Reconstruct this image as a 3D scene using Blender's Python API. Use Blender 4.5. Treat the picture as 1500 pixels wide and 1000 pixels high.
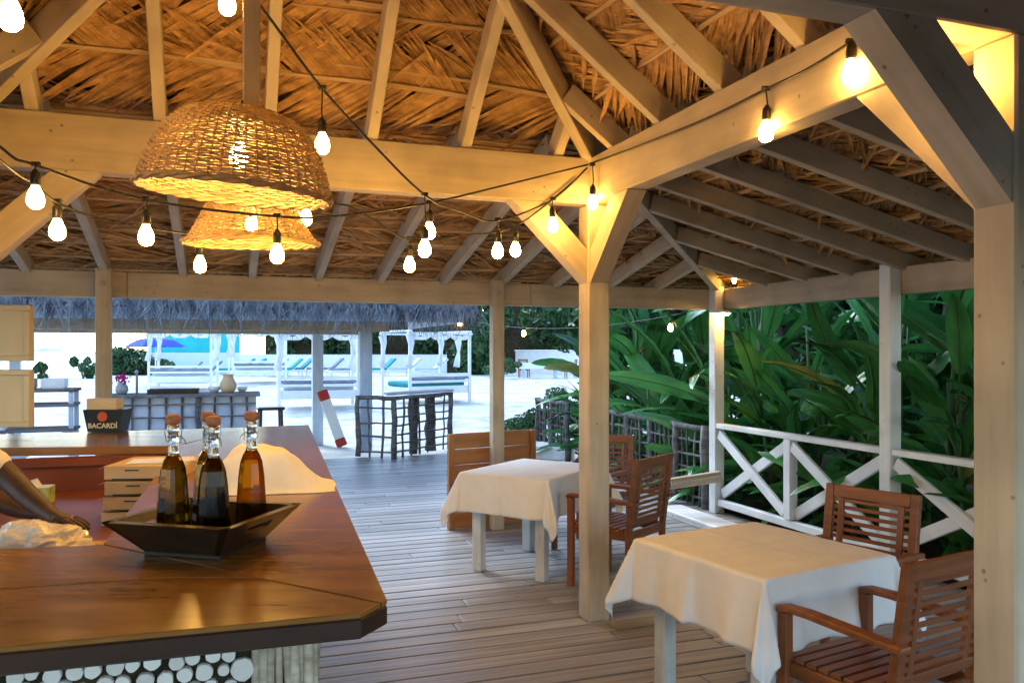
import bpy, math, random
from mathutils import Vector, Matrix, Euler, noise
random.seed(7)
R = math.radians
for o in list(bpy.data.objects): bpy.data.objects.remove(o)
sc = bpy.context.scene
col = sc.collection

# ------------------------------------------------------------------ camera
F, CX, HY, CAMZ = 1200.0, 750.0, 515.0, 1.65       # focal length and horizon of the photograph in its own pixels
cd = bpy.data.cameras.new('camera'); cam = bpy.data.objects.new('camera', cd); col.objects.link(cam)
cd.sensor_width = 36; cd.lens = 36*F/1500; cd.shift_y = (HY-500)/1500
cd.clip_start = .05; cd.clip_end = 6000
cam.location = (0, 0, CAMZ); cam.rotation_euler = (R(90), 0, 0)
sc.camera = cam

# ------------------------------------------------------------------ sky, sun, exposure
SUN_EL, SUN_AZ = 38, 128       # azimuth measured in degrees from +X towards +Y
w = bpy.data.worlds.new('World'); sc.world = w; w.use_nodes = True
nt = w.node_tree; bg = nt.nodes['Background']
sky = nt.nodes.new('ShaderNodeTexSky'); sky.sky_type = 'NISHITA'; sky.sun_disc = False
sky.sun_elevation = R(SUN_EL); sky.sun_rotation = R(90-SUN_AZ)
sky.air_density = 1.1; sky.dust_density = .3; sky.ozone_density = 2.5
nt.links.new(sky.outputs[0], bg.inputs[0]); bg.inputs[1].default_value = .15
sd = bpy.data.lights.new('sun', 'SUN'); sd.energy = 1.0; sd.angle = R(25); sd.color = (.74, .88, 1)
so = bpy.data.objects.new('sun', sd); col.objects.link(so)
sdir = Vector((math.cos(R(SUN_AZ))*math.cos(R(SUN_EL)), math.sin(R(SUN_AZ))*math.cos(R(SUN_EL)), math.sin(R(SUN_EL))))
so.rotation_euler = sdir.to_track_quat('Z', 'Y').to_euler(); so.location = (-6, 12, 14)
vs = sc.view_settings; vs.view_transform = 'Standard'; vs.look = 'None'; vs.gamma = 1; vs.exposure = 1.95
vs.use_curve_mapping = False
sc.render.engine = 'CYCLES'
sc.cycles.max_bounces = 6; sc.cycles.diffuse_bounces = 3; sc.cycles.glossy_bounces = 4
sc.cycles.transmission_bounces = 8; sc.cycles.transparent_max_bounces = 8
sc.cycles.sample_clamp_indirect = 4
sc.cycles.use_adaptive_sampling = True; sc.cycles.adaptive_threshold = .03

# ------------------------------------------------------------------ placing: a pixel is only a direction; depth comes from what it stands on
def G(px, py, z=0.0):
    D = F*(CAMZ-z)/(py-HY); return Vector(((px-CX)/F*D, D, z))
def PD(px, py, D): return Vector(((px-CX)/F*D, D, CAMZ+(HY-py)/F*D))
U = Vector((-.334, .943, 0)).normalized(); V = Vector((U.y, -U.x, 0)); YAW = math.atan2(V.y, V.x)
MP = Vector((.508, 5.077, 0))                       # foot of the inner corner post
def W(v, u, z=0.0): return MP + V*v + U*u + Vector((0, 0, z))
RV, RU, RING = 3.31, 2.85, 2.62                     # inner frame size and width of the aisle round it

# ------------------------------------------------------------------ mesh helpers
PM = {}
def link(o, parent=None, M=None):
    col.objects.link(o)
    M = M or Matrix.Identity(4)
    if parent is not None:
        o.parent = parent; o.matrix_parent_inverse = PM[parent.name].inverted()
    o.matrix_basis = M; PM[o.name] = M.copy()
    return o
def mesh(name, vf, mat, smooth=False):
    me = bpy.data.meshes.new(name); me.from_pydata([tuple(v) for v in vf[0]], [], vf[1]); me.update()
    mats = mat if isinstance(mat, (list, tuple)) else [mat]
    for m in mats: me.materials.append(m)
    if smooth: me.polygons.foreach_set('use_smooth', [True]*len(me.polygons))
    return me
def obj(name, vf, mat, parent=None, M=None, smooth=False):
    me = vf if isinstance(vf, bpy.types.Mesh) else mesh(name, vf, mat, smooth)
    return link(bpy.data.objects.new(name, me), parent, M)
def thing(name, label, cat, loc=(0, 0, 0), rz=0, group=None):
    o = bpy.data.objects.new(name, None); o.empty_display_size = .1
    link(o, None, Matrix.Translation(Vector(loc)) @ Matrix.Rotation(rz, 4, 'Z'))
    return tag(o, label, cat, group)
def tag(o, label, cat, group=None):
    o['label'] = label; o['category'] = cat
    if group: o['group'] = group
    return o
def kind(o, k): o['kind'] = k; return o
def copy_tree(o, M=None, parent=None):
    c = o.copy(); col.objects.link(c)
    c.parent = parent
    if M is not None: c.matrix_basis = M
    PM[c.name] = c.matrix_basis.copy()
    for ch in list(o.children): copy_tree(ch, None, c)
    return c
def join(*vfs):
    vs_, fs_ = [], []
    for v, f in vfs:
        n = len(vs_); vs_ += [Vector(p) for p in v]; fs_ += [tuple(i+n for i in q) for q in f]
    return vs_, fs_
def xf(vf, M): return [M @ Vector(p) for p in vf[0]], vf[1]
def T(x, y, z): return Matrix.Translation((x, y, z))
def RZ(a): return Matrix.Rotation(a, 4, 'Z')
def RX(a): return Matrix.Rotation(a, 4, 'X')
def RY(a): return Matrix.Rotation(a, 4, 'Y')
def cbox(lx, ly, lz, b=.004):
    """chamfered box centred on the origin"""
    b = min(b, lx*.3, ly*.3, lz*.3); h = (lx/2, ly/2, lz/2); v = []; idx = {}
    for sx in (-1, 1):
        for sy in (-1, 1):
            for sz in (-1, 1):
                s = (sx, sy, sz)
                for ax in range(3):
                    idx[(s, ax)] = len(v)
                    v.append(tuple(s[k]*(h[k] if k == ax else h[k]-b) for k in range(3)))
    f = []
    def add(ids, nrm):
        a, b_, c = (Vector(v[i]) for i in ids[:3])
        if (b_-a).cross(c-a).dot(Vector(nrm)) < 0: ids = ids[::-1]
        f.append(tuple(ids))
    for ax in range(3):
        o1, o2 = [k for k in range(3) if k != ax]
        for s in (-1, 1):
            q = []
            for a, b_ in ((-1, -1), (1, -1), (1, 1), (-1, 1)):
                t = [0, 0, 0]; t[ax] = s; t[o1] = a; t[o2] = b_; q.append(idx[(tuple(t), ax)])
            n = [0, 0, 0]; n[ax] = s; add(q, n)
        for a in (-1, 1):
            for b_ in (-1, 1):
                t0 = [0, 0, 0]; t1 = [0, 0, 0]; t0[ax] = -1; t1[ax] = 1
                for t in (t0, t1): t[o1] = a; t[o2] = b_
                t0, t1 = tuple(t0), tuple(t1); n = [0, 0, 0]; n[o1] = a; n[o2] = b_
                add([idx[(t0, o1)], idx[(t1, o1)], idx[(t1, o2)], idx[(t0, o2)]], n)
    for sx in (-1, 1):
        for sy in (-1, 1):
            for sz in (-1, 1):
                s = (sx, sy, sz); add([idx[(s, 0)], idx[(s, 1)], idx[(s, 2)]], s)
    return v, f
def frame(p0, p1, up=(0, 0, 1), roll=0):
    p0, p1 = Vector(p0), Vector(p1); x = (p1-p0).normalized(); up = Vector(up)
    if abs(x.dot(up)) > .999: up = V if abs(x.dot(V)) < .9 else U
    y = up.cross(x).normalized(); z = x.cross(y)
    M = Matrix((( x.x, y.x, z.x, 0), (x.y, y.y, z.y, 0), (x.z, y.z, z.z, 0), (0, 0, 0, 1)))
    M.translation = (p0+p1)/2
    return M @ RX(roll), (p1-p0).length
def bar(name, p0, p1, wd, ht, mat, parent=None, b=.006, up=(0, 0, 1)):
    """a timber from p0 to p1; local X runs along it so the grain does too"""
    M, L = frame(p0, p1, up)
    return obj(name, cbox(L, wd, ht, b), mat, parent, M)
def bars(p0, p1, wd, ht, b=.004, up=(0, 0, 1)):
    M, L = frame(p0, p1, up); return xf(cbox(L, wd, ht, b), M)
def tube(pts, r, n=6, cap=True):
    pts = [Vector(p) for p in pts]; vs_, fs_ = [], []
    rr = r if isinstance(r, (list, tuple)) else [r]*len(pts)
    t = (pts[1]-pts[0]).normalized(); a = t.orthogonal().normalized()
    for i, p in enumerate(pts):
        t2 = (pts[min(i+1, len(pts)-1)]-pts[max(i-1, 0)]).normalized()
        a = (a-t2*a.dot(t2)).normalized(); b = t2.cross(a)
        for k in range(n):
            th = 2*math.pi*k/n; vs_.append(p+(a*math.cos(th)+b*math.sin(th))*rr[i])
    for i in range(len(pts)-1):
        for k in range(n):
            fs_.append((i*n+k, i*n+(k+1) % n, (i+1)*n+(k+1) % n, (i+1)*n+k))
    if cap:
        fs_.append(tuple(range(n))[::-1]); m = (len(pts)-1)*n; fs_.append(tuple(m+k for k in range(n)))
    return vs_, fs_
def lathe(prof, n=20, ph=0):
    vs_, fs_ = [], []
    for r, z in prof:
        for k in range(n):
            a = 2*math.pi*k/n+ph; vs_.append((r*math.cos(a), r*math.sin(a), z))
    for i in range(len(prof)-1):
        for k in range(n): fs_.append((i*n+k, i*n+(k+1) % n, (i+1)*n+(k+1) % n, (i+1)*n+k))
    if prof[0][0] > 1e-4: fs_.append(tuple(range(n))[::-1])
    if prof[-1][0] > 1e-4: m = (len(prof)-1)*n; fs_.append(tuple(m+k for k in range(n)))
    return vs_, fs_
def prism(poly, z0, z1, b=.006):
    """chamfered slab over a plan polygon (counter-clockwise)"""
    poly = [Vector((p[0], p[1])) for p in poly]; n = len(poly)
    area = sum(poly[i].x*poly[(i+1) % n].y-poly[(i+1) % n].x*poly[i].y for i in range(n))
    if area < 0: poly = poly[::-1]
    def inset(d):
        out = []
        for i in range(n):
            e0 = (poly[i]-poly[i-1]).normalized(); e1 = (poly[(i+1) % n]-poly[i]).normalized()
            n0, n1 = Vector((-e0.y, e0.x)), Vector((-e1.y, e1.x)); m = (n0+n1)
            m = m/max(m.length_squared, .4)*2; out.append(poly[i]+m*d)
        return out
    rings = [(inset(b), z0), (poly, z0+b), (poly, z1-b), (inset(b), z1)]
    vs_ = [(p.x, p.y, z) for r, z in rings for p in r]; fs_ = []
    for i in range(3):
        for k in range(n): fs_.append((i*n+k, i*n+(k+1) % n, (i+1)*n+(k+1) % n, (i+1)*n+k))
    fs_.append(tuple(range(n))[::-1]); fs_.append(tuple(3*n+k for k in range(n)))
    return vs_, fs_
def sag(p0, p1, s, n=14):
    p0, p1 = Vector(p0), Vector(p1)
    return [p0.lerp(p1, i/n)-Vector((0, 0, s*4*(i/n)*(1-i/n))) for i in range(n+1)]

# ------------------------------------------------------------------ materials
MT = {}
def weather(m, amount=.22):
    """uneven grime patches and small dark knots and nail marks over a painted timber"""
    n = m.node_tree.nodes; l = m.node_tree.links; p = n['Principled BSDF']; src = p.inputs['Base Color'].links[0].from_socket
    tc = n.new('ShaderNodeTexCoord'); oi = n.new('ShaderNodeObjectInfo'); ad = n.new('ShaderNodeVectorMath'); ad.operation = 'MULTIPLY_ADD'; ad.inputs[1].default_value = (19, 31, 47)
    l.new(oi.outputs['Random'], ad.inputs[0]); l.new(tc.outputs['Object'], ad.inputs[2])
    nz = n.new('ShaderNodeTexNoise'); nz.inputs['Scale'].default_value = 3.2; nz.inputs['Detail'].default_value = 5; l.new(ad.outputs[0], nz.inputs['Vector'])
    r1 = n.new('ShaderNodeMapRange'); r1.inputs['From Min'].default_value = .35; r1.inputs['From Max'].default_value = .62; r1.inputs['To Min'].default_value = 1-amount; r1.inputs['To Max'].default_value = 1; l.new(nz.outputs['Fac'], r1.inputs[0])
    vo = n.new('ShaderNodeTexVoronoi'); vo.inputs['Scale'].default_value = 9; l.new(ad.outputs[0], vo.inputs['Vector'])
    r2 = n.new('ShaderNodeMapRange'); r2.inputs['From Min'].default_value = .045; r2.inputs['From Max'].default_value = .085; r2.inputs['To Min'].default_value = .45; r2.inputs['To Max'].default_value = 1; l.new(vo.outputs['Distance'], r2.inputs[0])
    mu = n.new('ShaderNodeMath'); mu.operation = 'MULTIPLY'; l.new(r1.outputs[0], mu.inputs[0]); l.new(r2.outputs[0], mu.inputs[1])
    hs = n.new('ShaderNodeHueSaturation'); l.new(src, hs.inputs['Color']); l.new(mu.outputs[0], hs.inputs['Value']); l.new(hs.outputs[0], p.inputs['Base Color'])
def material(name, c1, c2=None, scale=(6, 6, 6), rough=.6, bump=.15, bscale=None, rnd=.0, spec=.4, detail=6, ramp=(.35, .65), coords='Object', rv=.0, trans=0, bdist=.004):
    """two-tone noise colour, per-object brightness spread, fine bump"""
    m = bpy.data.materials.new(name); m.use_nodes = True; n = m.node_tree.nodes; l = m.node_tree.links
    p = n['Principled BSDF']; p.inputs['Roughness'].default_value = rough; p.inputs['Specular IOR Level'].default_value = spec
    tc = n.new('ShaderNodeTexCoord'); mp = n.new('ShaderNodeMapping'); mp.inputs['Scale'].default_value = scale
    l.new(tc.outputs[coords], mp.inputs[0])
    oi = n.new('ShaderNodeObjectInfo'); ad = n.new('ShaderNodeVectorMath'); ad.operation = 'MULTIPLY_ADD'
    ad.inputs[1].default_value = (37, 53, 71); l.new(oi.outputs['Random'], ad.inputs[0]); l.new(mp.outputs[0], ad.inputs[2])
    nz = n.new('ShaderNodeTexNoise'); nz.inputs['Scale'].default_value = 1; nz.inputs['Detail'].default_value = detail; nz.inputs['Roughness'].default_value = .6
    l.new(ad.outputs[0], nz.inputs['Vector'])
    cr = n.new('ShaderNodeValToRGB'); e = cr.color_ramp.elements; c2 = c2 or c1
    e[0].position, e[1].position = ramp; e[0].color = (*c1, 1); e[1].color = (*c2, 1); l.new(nz.outputs['Fac'], cr.inputs[0])
    out = cr.outputs[0]
    if rnd:
        mr = n.new('ShaderNodeMapRange'); mr.inputs['To Min'].default_value = 1-rnd; mr.inputs['To Max'].default_value = 1+rnd; l.new(oi.outputs['Random'], mr.inputs[0])
        hs = n.new('ShaderNodeHueSaturation'); l.new(mr.outputs[0], hs.inputs['Value']); l.new(out, hs.inputs['Color']); out = hs.outputs[0]
    l.new(out, p.inputs['Base Color'])
    if rv:
        m2 = n.new('ShaderNodeMapRange'); m2.inputs['To Min'].default_value = max(0.02, rough-rv); m2.inputs['To Max'].default_value = min(1, rough+rv); l.new(nz.outputs['Fac'], m2.inputs[0]); l.new(m2.outputs[0], p.inputs['Roughness'])
    if bump:
        bsrc = nz
        if bscale:
            mb = n.new('ShaderNodeMapping'); mb.inputs['Scale'].default_value = bscale; l.new(tc.outputs[coords], mb.inputs[0])
            bsrc = n.new('ShaderNodeTexNoise'); bsrc.inputs['Scale'].default_value = 1; bsrc.inputs['Detail'].default_value = 4; l.new(mb.outputs[0], bsrc.inputs['Vector'])
        bp = n.new('ShaderNodeBump'); bp.inputs['Strength'].default_value = bump; bp.inputs['Distance'].default_value = bdist
        l.new(bsrc.outputs['Fac'], bp.inputs['Height']); l.new(bp.outputs[0], p.inputs['Normal'])
    if trans:
        tr = n.new('ShaderNodeBsdfTranslucent'); mx = n.new('ShaderNodeMixShader'); mx.inputs[0].default_value = trans
        l.new(out, tr.inputs[0]); l.new(p.outputs[0], mx.inputs[1]); l.new(tr.outputs[0], mx.inputs[2]); l.new(mx.outputs[0], n['Material Output'].inputs[0])
    MT[name] = m; return m
def glow(name, c, s):
    m = bpy.data.materials.new(name); m.use_nodes = True; n = m.node_tree.nodes
    p = n['Principled BSDF']; p.inputs['Base Color'].default_value = (.9, .85, .75, 1); p.inputs['Roughness'].default_value = .3
    p.inputs['Emission Color'].default_value = (*c, 1); p.inputs['Emission Strength'].default_value = s
    MT[name] = m; return m
def glass(name, c, rough=.03, ior=1.45):   # clear or tinted
    m = bpy.data.materials.new(name); m.use_nodes = True; p = m.node_tree.nodes['Principled BSDF']
    p.inputs['Base Color'].default_value = (*c, 1); p.inputs['Roughness'].default_value = rough; p.inputs['IOR'].default_value = ior
    p.inputs['Transmission Weight'].default_value = 1; MT[name] = m; return m
paint = material('painted_timber', (.43, .35, .245), (.56, .47, .345), (1.2, 14, 14), .55, .25, (3, 60, 60), .05, .35, ramp=(.25, .6))
white = material('white_painted_timber', (.66, .68, .68), (.80, .81, .80), (1.5, 14, 14), .5, .25, (3, 60, 60), .03, .4, ramp=(.25, .6))
greyleg = material('grey_painted_timber', (.50, .52, .52), (.66, .67, .66), (2, 18, 18), .55, .3, (3, 60, 60), .03, ramp=(.3, .6))
deckm = material('weathered_deck_timber', (.23, .21, .195), (.47, .44, .42), (.9, 26, 26), .42, .5, (2, 90, 90), .2, .4, ramp=(.3, .68), rv=.12)
under = material('painted_void_shade', (.02, .017, .015), (.04, .03, .025), (3, 3, 3), .9, 0)  # near-black tone stands in for shade below the planks and behind the poles
teak = material('oiled_teak', (.15, .048, .016), (.28, .098, .034), (2, 26, 26), .42, .25, (4, 90, 90), .16, .45, ramp=(.3, .7))
panelw = material('orange_stained_pine', (.30, .12, .035), (.46, .20, .065), (1.2, 14, 14), .5, .25, (3, 70, 70), .1, .4, ramp=(.3, .7))
barwood = material('varnished_bar_top', (.17, .070, .012), (.31, .138, .028), (2.2, 9, 9), .2, .12, (3, 40, 40), .06, .5, ramp=(.3, .7), rv=.08)
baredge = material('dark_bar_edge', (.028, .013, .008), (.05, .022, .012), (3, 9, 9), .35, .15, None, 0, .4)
redwall = material('red_brown_panel', (.17, .040, .016), (.25, .066, .026), (3, 3, 3), .45, .1, None, 0, .4)
darkwood = material('dark_tray_wood', (.012, .008, .006), (.035, .020, .012), (3, 20, 20), .35, .2, None, 0, .4)
thatchu = material('thatch_underlay', (.06, .03, .012), (.20, .11, .05), (9, 3, 9), .9, .8, None, 0, .1, bdist=.02)
frondm = material('dry_palm_leaf', (.24, .115, .034), (.70, .42, .17), (10, 14, 10), .6, .3, (8, 60, 8), .28, .25, ramp=(.25, .7))
ribm = material('palm_midrib', (.46, .29, .14), (.62, .43, .24), (2, 20, 20), .6, .2, None, .15)
greythatch = material('grey_thatch_fringe', (.05, .05, .06), (.30, .31, .34), (7, 7, 2), .85, .3, None, .1, .1)
wicker = material('wicker_cane', (.46, .31, .13), (.66, .48, .24), (20, 20, 20), .5, .3, None, 0, .3, trans=.22)
cord = material('black_rubber_cord', (.006, .006, .006), (.014, .013, .012), (30, 30, 30), .5, .1)
socketm = material('black_socket', (.010, .008, .007), (.02, .018, .015), (30, 30, 30), .4, .1)
cloth = material('white_table_linen', (.76, .77, .79), (.83, .84, .86), (5, 5, 5), .85, .25, (400, 400, 400), 0, .1, bdist=.001)
towel = material('white_cotton_cloth', (.70, .67, .62), (.80, .77, .72), (6, 6, 6), .9, .4, (300, 300, 300), 0, .1, bdist=.002)
sand = material('pale_sand', (.46, .44, .40), (.74, .71, .65), (1.4, 1.4, 1.4), .9, .9, (3.5, 3.5, 3.5), 0, .1, bdist=.09, ramp=(.3, .55))
seam = material('turquoise_sea', (.02, .30, .36), (.05, .45, .50), (.05, .2, 1), .25, .3, (.6, 1.8, 1), 0, .5)
soil = material('dark_leaf_litter', (.02, .018, .01), (.06, .045, .025), (6, 6, 6), .95, .8, None, 0, .1, bdist=.03)
leaf1 = material('broad_green_leaf', (.016, .11, .03), (.085, .29, .07), (1.2, 5, 2), .27, .5, (3, 70, 3), .5, .5, ramp=(.3, .7), trans=.18)
leaf2 = material('yellowing_leaf', (.16, .20, .03), (.34, .30, .06), (2, 5, 2), .4, .35, (3, 45, 3), .2, .4, trans=.18)
stemm = material('green_stem', (.04, .11, .03), (.09, .17, .05), (5, 5, 3), .5, .2)
bushm = material('dark_bush_leaf', (.012, .05, .016), (.06, .15, .045), (1.6, 1.6, 1.6), .45, .0, None, .2, .4, trans=.15, ramp=(.3, .7))
barkm = material('grey_bark', (.09, .075, .06), (.19, .16, .13), (8, 8, 2), .9, .6, None, .1, .1, bdist=.02)
stick = material('weathered_stick', (.075, .072, .075), (.19, .18, .175), (2, 16, 16), .85, .5, None, .25, .15)
logend = material('white_log_end', (.62, .62, .57), (.82, .82, .78), (40, 40, 40), .8, .4, None, .14, .15)
polem = material('peeled_pole', (.30, .25, .18), (.55, .49, .39), (2, 30, 30), .8, .5, None, .15, .15)
cardb = material('corrugated_cardboard', (.48, .34, .19), (.58, .43, .26), (8, 8, 8), .8, .15, None, .1, .15)
cream = material('cream_lacquer', (.62, .50, .30), (.70, .58, .36), (2, 2, 2), .4, .08, None, .02)
blackc = material('black_card', (.006, .006, .007), (.012, .012, .013), (9, 9, 9), .4, .05)
orange = material('orange_print', (.55, .09, .02), (.60, .11, .03), (9, 9, 9), .6, 0)
letterw = material('cream_print', (.75, .62, .42), (.78, .65, .45), (9, 9, 9), .6, 0)
paper = material('paper_napkin', (.66, .52, .34), (.74, .60, .40), (9, 9, 60), .9, .2)
cork = material('cork_stopper', (.36, .13, .06), (.50, .21, .11), (60, 60, 60), .7, .3)
wirem = material('steel_wire', (.25, .25, .25), (.35, .35, .35), (20, 20, 20), .35, 0)
MT['steel_wire'].node_tree.nodes['Principled BSDF'].inputs['Metallic'].default_value = 1
oil1 = glass('olive_bottle_glass', (.24, .185, .008), .07, 1.26); oil2 = glass('amber_bottle_glass', (.42, .19, .008), .07, 1.26)
for m_ in (oil1, oil2): m_.node_tree.nodes['Principled BSDF'].inputs['Specular IOR Level'].default_value = .25
clear = glass('clear_neck_glass', (.85, .95, .97), .02)
plastic = material('crumpled_clear_plastic', (.62, .54, .40), (.85, .78, .66), (14, 14, 14), .22, .6, None, 0, .6)
bluec = material('blue_canvas', (.01, .05, .55), (.02, .09, .70), (2, 2, 2), .8, .1)
tealc = material('teal_cushion', (.01, .26, .30), (.02, .36, .40), (4, 4, 4), .85, .1, None, .15)
greyc = material('grey_cushion', (.16, .20, .27), (.26, .31, .38), (4, 4, 4), .85, .1, None, .15)
navyc = material('navy_cushion', (.02, .03, .12), (.04, .05, .18), (4, 4, 4), .85, .1)
bwhite = material('beach_white_paint', (.74, .76, .76), (.84, .85, .85), (3, 3, 3), .6, .1, None, .03)
sheer = material('white_curtain', (.78, .80, .80), (.86, .87, .87), (4, 4, 4), .9, .1, None, 0, .1, trans=.4)
teal2 = material('turquoise_paint', (.02, .46, .50), (.03, .54, .58), (1, 1, 1), .7, .1)
mint = material('pale_mint_paint', (.62, .76, .72), (.70, .82, .78), (1, 1, 1), .7, .1)
bluebrd = material('blue_white_board', (.40, .50, .62), (.54, .62, .72), (3, 9, 9), .6, .15)
red = material('red_paint', (.42, .03, .02), (.50, .045, .03), (5, 5, 5), .55, .1)
flower = material('orange_bract', (.75, .20, .03), (.80, .32, .04), (20, 20, 20), .5, .1, None, .2)
magenta = material('magenta_flower', (.35, .01, .10), (.55, .03, .20), (9, 9, 9), .7, .1)
skin = material('dark_skin', (.045, .020, .011), (.075, .034, .020), (20, 20, 20), .5, .15)
shirt = material('cream_shirt', (.62, .55, .42), (.72, .65, .52), (9, 9, 9), .85, .25)
trousers = material('dark_trousers', (.02, .02, .025), (.035, .035, .04), (9, 9, 9), .85, .2)
hairm = material('black_hair', (.006, .005, .005), (.012, .010, .010), (60, 60, 60), .7, .4)
foodw = material('white_crockery', (.70, .70, .68), (.78, .78, .76), (9, 9, 9), .3, .05)
green2 = material('green_print', (.22, .36, .06), (.55, .58, .20), (22, 22, 22), .6, .05)
steel = material('dull_steel', (.30, .31, .33), (.40, .41, .43), (9, 9, 9), .35, .1)
weather(paint); weather(white, .16); weather(greyleg, .25); weather(deckm, .30)
WARM = (1, .54, .115)
bulbm = glow('lit_bulb', WARM, 33)
lampm = glow('lit_lamp_bulb', (1, .60, .18), 92)

# ================================================================== THE SETTING
def smooth(a, b, x): t = max(0, min(1, (x-a)/(b-a))); return t*t*(3-2*t)
def sandz(x, y):
    z = -.14+.49*smooth(14, 42, y)-.9*smooth(62, 80, y+max(0, -x-22)*.8)
    return z+(.05*noise.noise((x*.35, y*.35, 0))+.02*noise.noise((x*1.3, y*1.3, 5)) if y > 13.2 else 0)
def grid(x0, x1, y0, y1, nx, ny, fz):
    vs_ = []; fs_ = []
    for j in range(ny+1):
        for i in range(nx+1):
            x = x0+(x1-x0)*i/nx; y = y0+(y1-y0)*j/ny; vs_.append((x, y, fz(x, y)))
    for j in range(ny):
        for i in range(nx): a = j*(nx+1)+i; fs_.append((a, a+1, a+nx+2, a+nx+1))
    return vs_, fs_
kind(obj('beach', grid(-75, 75, -14, 86, 300, 200, sandz), sand, smooth=True), 'structure')
kind(obj('sea', ([(-4000, -60, -.62), (4000, -60, -.62), (4000, 5000, -.62), (-4000, 5000, -.62)], [(0, 1, 2, 3)]), seam), 'structure')
isl = []
kind(obj('distant_island', xf(grid(-150, 150, -40, 40, 40, 6, lambda x, y: 22*math.exp(-(x/70)**2)*max(0, 1-abs(y)/40)+3*noise.noise((x*.03, y*.03, 1))-3), T(-1530, 2700, 0)), bushm, smooth=True), 'structure')
kind(obj('unseen_dark_ground', ([W(-16, -30, -.065), W(22, -30, -.065), W(22, -6.7, -.065), W(-16, -6.7, -.065)], [(0, 1, 2, 3)]), soil), 'structure')  # added behind the camera; dark surface keeps bounced light off the near braces
gb = [W(2.74, -6.6, -.07), W(13, -6.6, -.07), W(13, 9.5, -.07), W(4.5, 9.5, -.07), W(2.9, 7.0, -.07), W(2.74, 2.9, -.07)]
kind(obj('garden_bed', (gb, [(0, 1, 2, 3, 4, 5)]), soil), 'structure')

# deck: planks run along V
deck = kind(obj('deck', ([W(-8.3, -6.6, -.05), W(2.7, -6.6, -.05), W(2.7, 8.3, -.05), W(-8.3, 8.3, -.05)], [(0, 1, 2, 3)]), under), 'structure')
pitch = .149; nrow = int(14.8/pitch); plank_me = {}
random.seed(11)
for i in range(nrow):
    u = -6.5+pitch*(i+.5)
    cuts = [-8.3, -8.3+random.uniform(2.6, 4.6), random.uniform(-.9, .9), 2.7]
    for a, b in zip(cuts, cuts[1:]):
        L = round(b-a, 1)
        if L not in plank_me: plank_me[L] = mesh('plank', cbox(1, .1345, .035, .003), deckm)
        c = W((a+b)/2, u, -.0175+random.uniform(-.0015, .0015))
        M = Matrix.Translation(c) @ RZ(YAW) @ RX(R(random.uniform(-.5, .5))) @ Matrix.Diagonal((b-a-.004, 1, 1, 1))
        obj('plank', plank_me[L], deckm, deck, M)

# ================================================================== THE PAVILION
BB, BT = 2.55, 2.83                        # inner ring beam, underside and top
OB, OT = 2.085, 2.295                      # outer ring beam
pav = thing('thatched_pavilion', 'open timber pavilion with cream painted posts and palm thatched roof', 'pavilion', MP, YAW)
PS = .145
inner = {'m': (0, 0), 'l': (-RV, 0), 'n': (0, -RU), 'k': (-RV, -RU)}
for k_, (v, u) in inner.items():
    p = W(v, u); o = bar('post', p+Vector((0, 0, .001)), p+Vector((0, 0, BB-.002)), PS, PS, paint, pav, .008, U)
# inner ring beams, the two along V run through, the two along U butt between them
bw = .12
for u in (0, -RU): bar('beam', W(-RV-bw/2-.02, u, (BB+BT)/2), W(bw/2+.02, u, (BB+BT)/2), bw, BT-BB, paint, pav, .006)
for v in (0, -RV): bar('beam', W(v, -RU+bw/2+.002, (BB+BT)/2+.001), W(v, -bw/2-.002, (BB+BT)/2+.001), bw, BT-BB-.004, paint, pav, .006)
def brace(v, u, dv, du):
    d = V*dv+U*du; p = W(v, u)
    a = p+d*(PS/2-.03)+Vector((0, 0, 2.04)); b = p+d*.60+Vector((0, 0, BB+.03))
    # mitred brace: a parallelogram prism flush inside post and beam
    h = .145; t = .118 if True else 0
    n = d.cross(Vector((0, 0, 1)))
    q = [p+d*(PS/2+.001)+Vector((0, 0, 2.07)), p+d*(PS/2+.001)+Vector((0, 0, 2.07+h*1.40)), p+d*(PS/2+.485-h*1.43)+Vector((0, 0, BB-.001)), p+d*(PS/2+.485)+Vector((0, 0, BB-.001))]
    vs_ = [x-n*t/2 for x in q]+[x+n*t/2 for x in q]
    fs_ = [(3, 2, 1, 0), (4, 5, 6, 7), (0, 1, 5, 4), (1, 2, 6, 5), (2, 3, 7, 6), (3, 0, 4, 7)]
    c = sum(vs_, Vector())/8; M = frame(q[0], q[3])[0]; Mi = M.inverted()
    obj('brace', ([Mi @ x for x in vs_], fs_), paint, pav, M)
brace(0, 0, -1, 0); brace(0, 0, 0, -1); brace(-RV, 0, 1, 0); brace(-RV, 0, 0, -1)
brace(0, -RU, 0, 1); brace(0, -RU, -1, 0); brace(-RV, -RU, 1, 0); brace(-RV, -RU, 0, 1)
# outer posts and beams
ex = RING
far_posts = [RING, RING-2.38, RING-5.68, -RV-RING]
for v in far_posts: bar('post', W(v, ex, .001), W(v, ex, OT+.02), .112, .112, white if v == RING else paint, pav, .006, U)
for u in (RING-2.32, RING-4.9, -RU-RING): bar('post', W(ex, u, .001), W(ex, u, OT+.02), .112, .112, white, pav, .006, U)
for v in (RING-2.38, RING-5.68, -RV-RING): bar('post', W(v, -RU-RING, .001), W(v, -RU-RING, OT+.02), .112, .112, paint, pav, .006, U)
for u in (RING-2.32, RING-4.9): bar('post', W(-RV-RING, u, .001), W(-RV-RING, u, OT+.02), .112, .112, paint, pav, .006, U)
go = .056+.045+.001
zo = (OB+OT)/2
for u in (ex+go, -RU-ex-go):
    for a, b in ((-RV-ex-.15, -2.9), (-2.896, .6), (.604, ex+.056+.09)):
        bar('beam', W(a, u, zo), W(b, u, zo), .09, OT-OB, paint, pav, .006)
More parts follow.
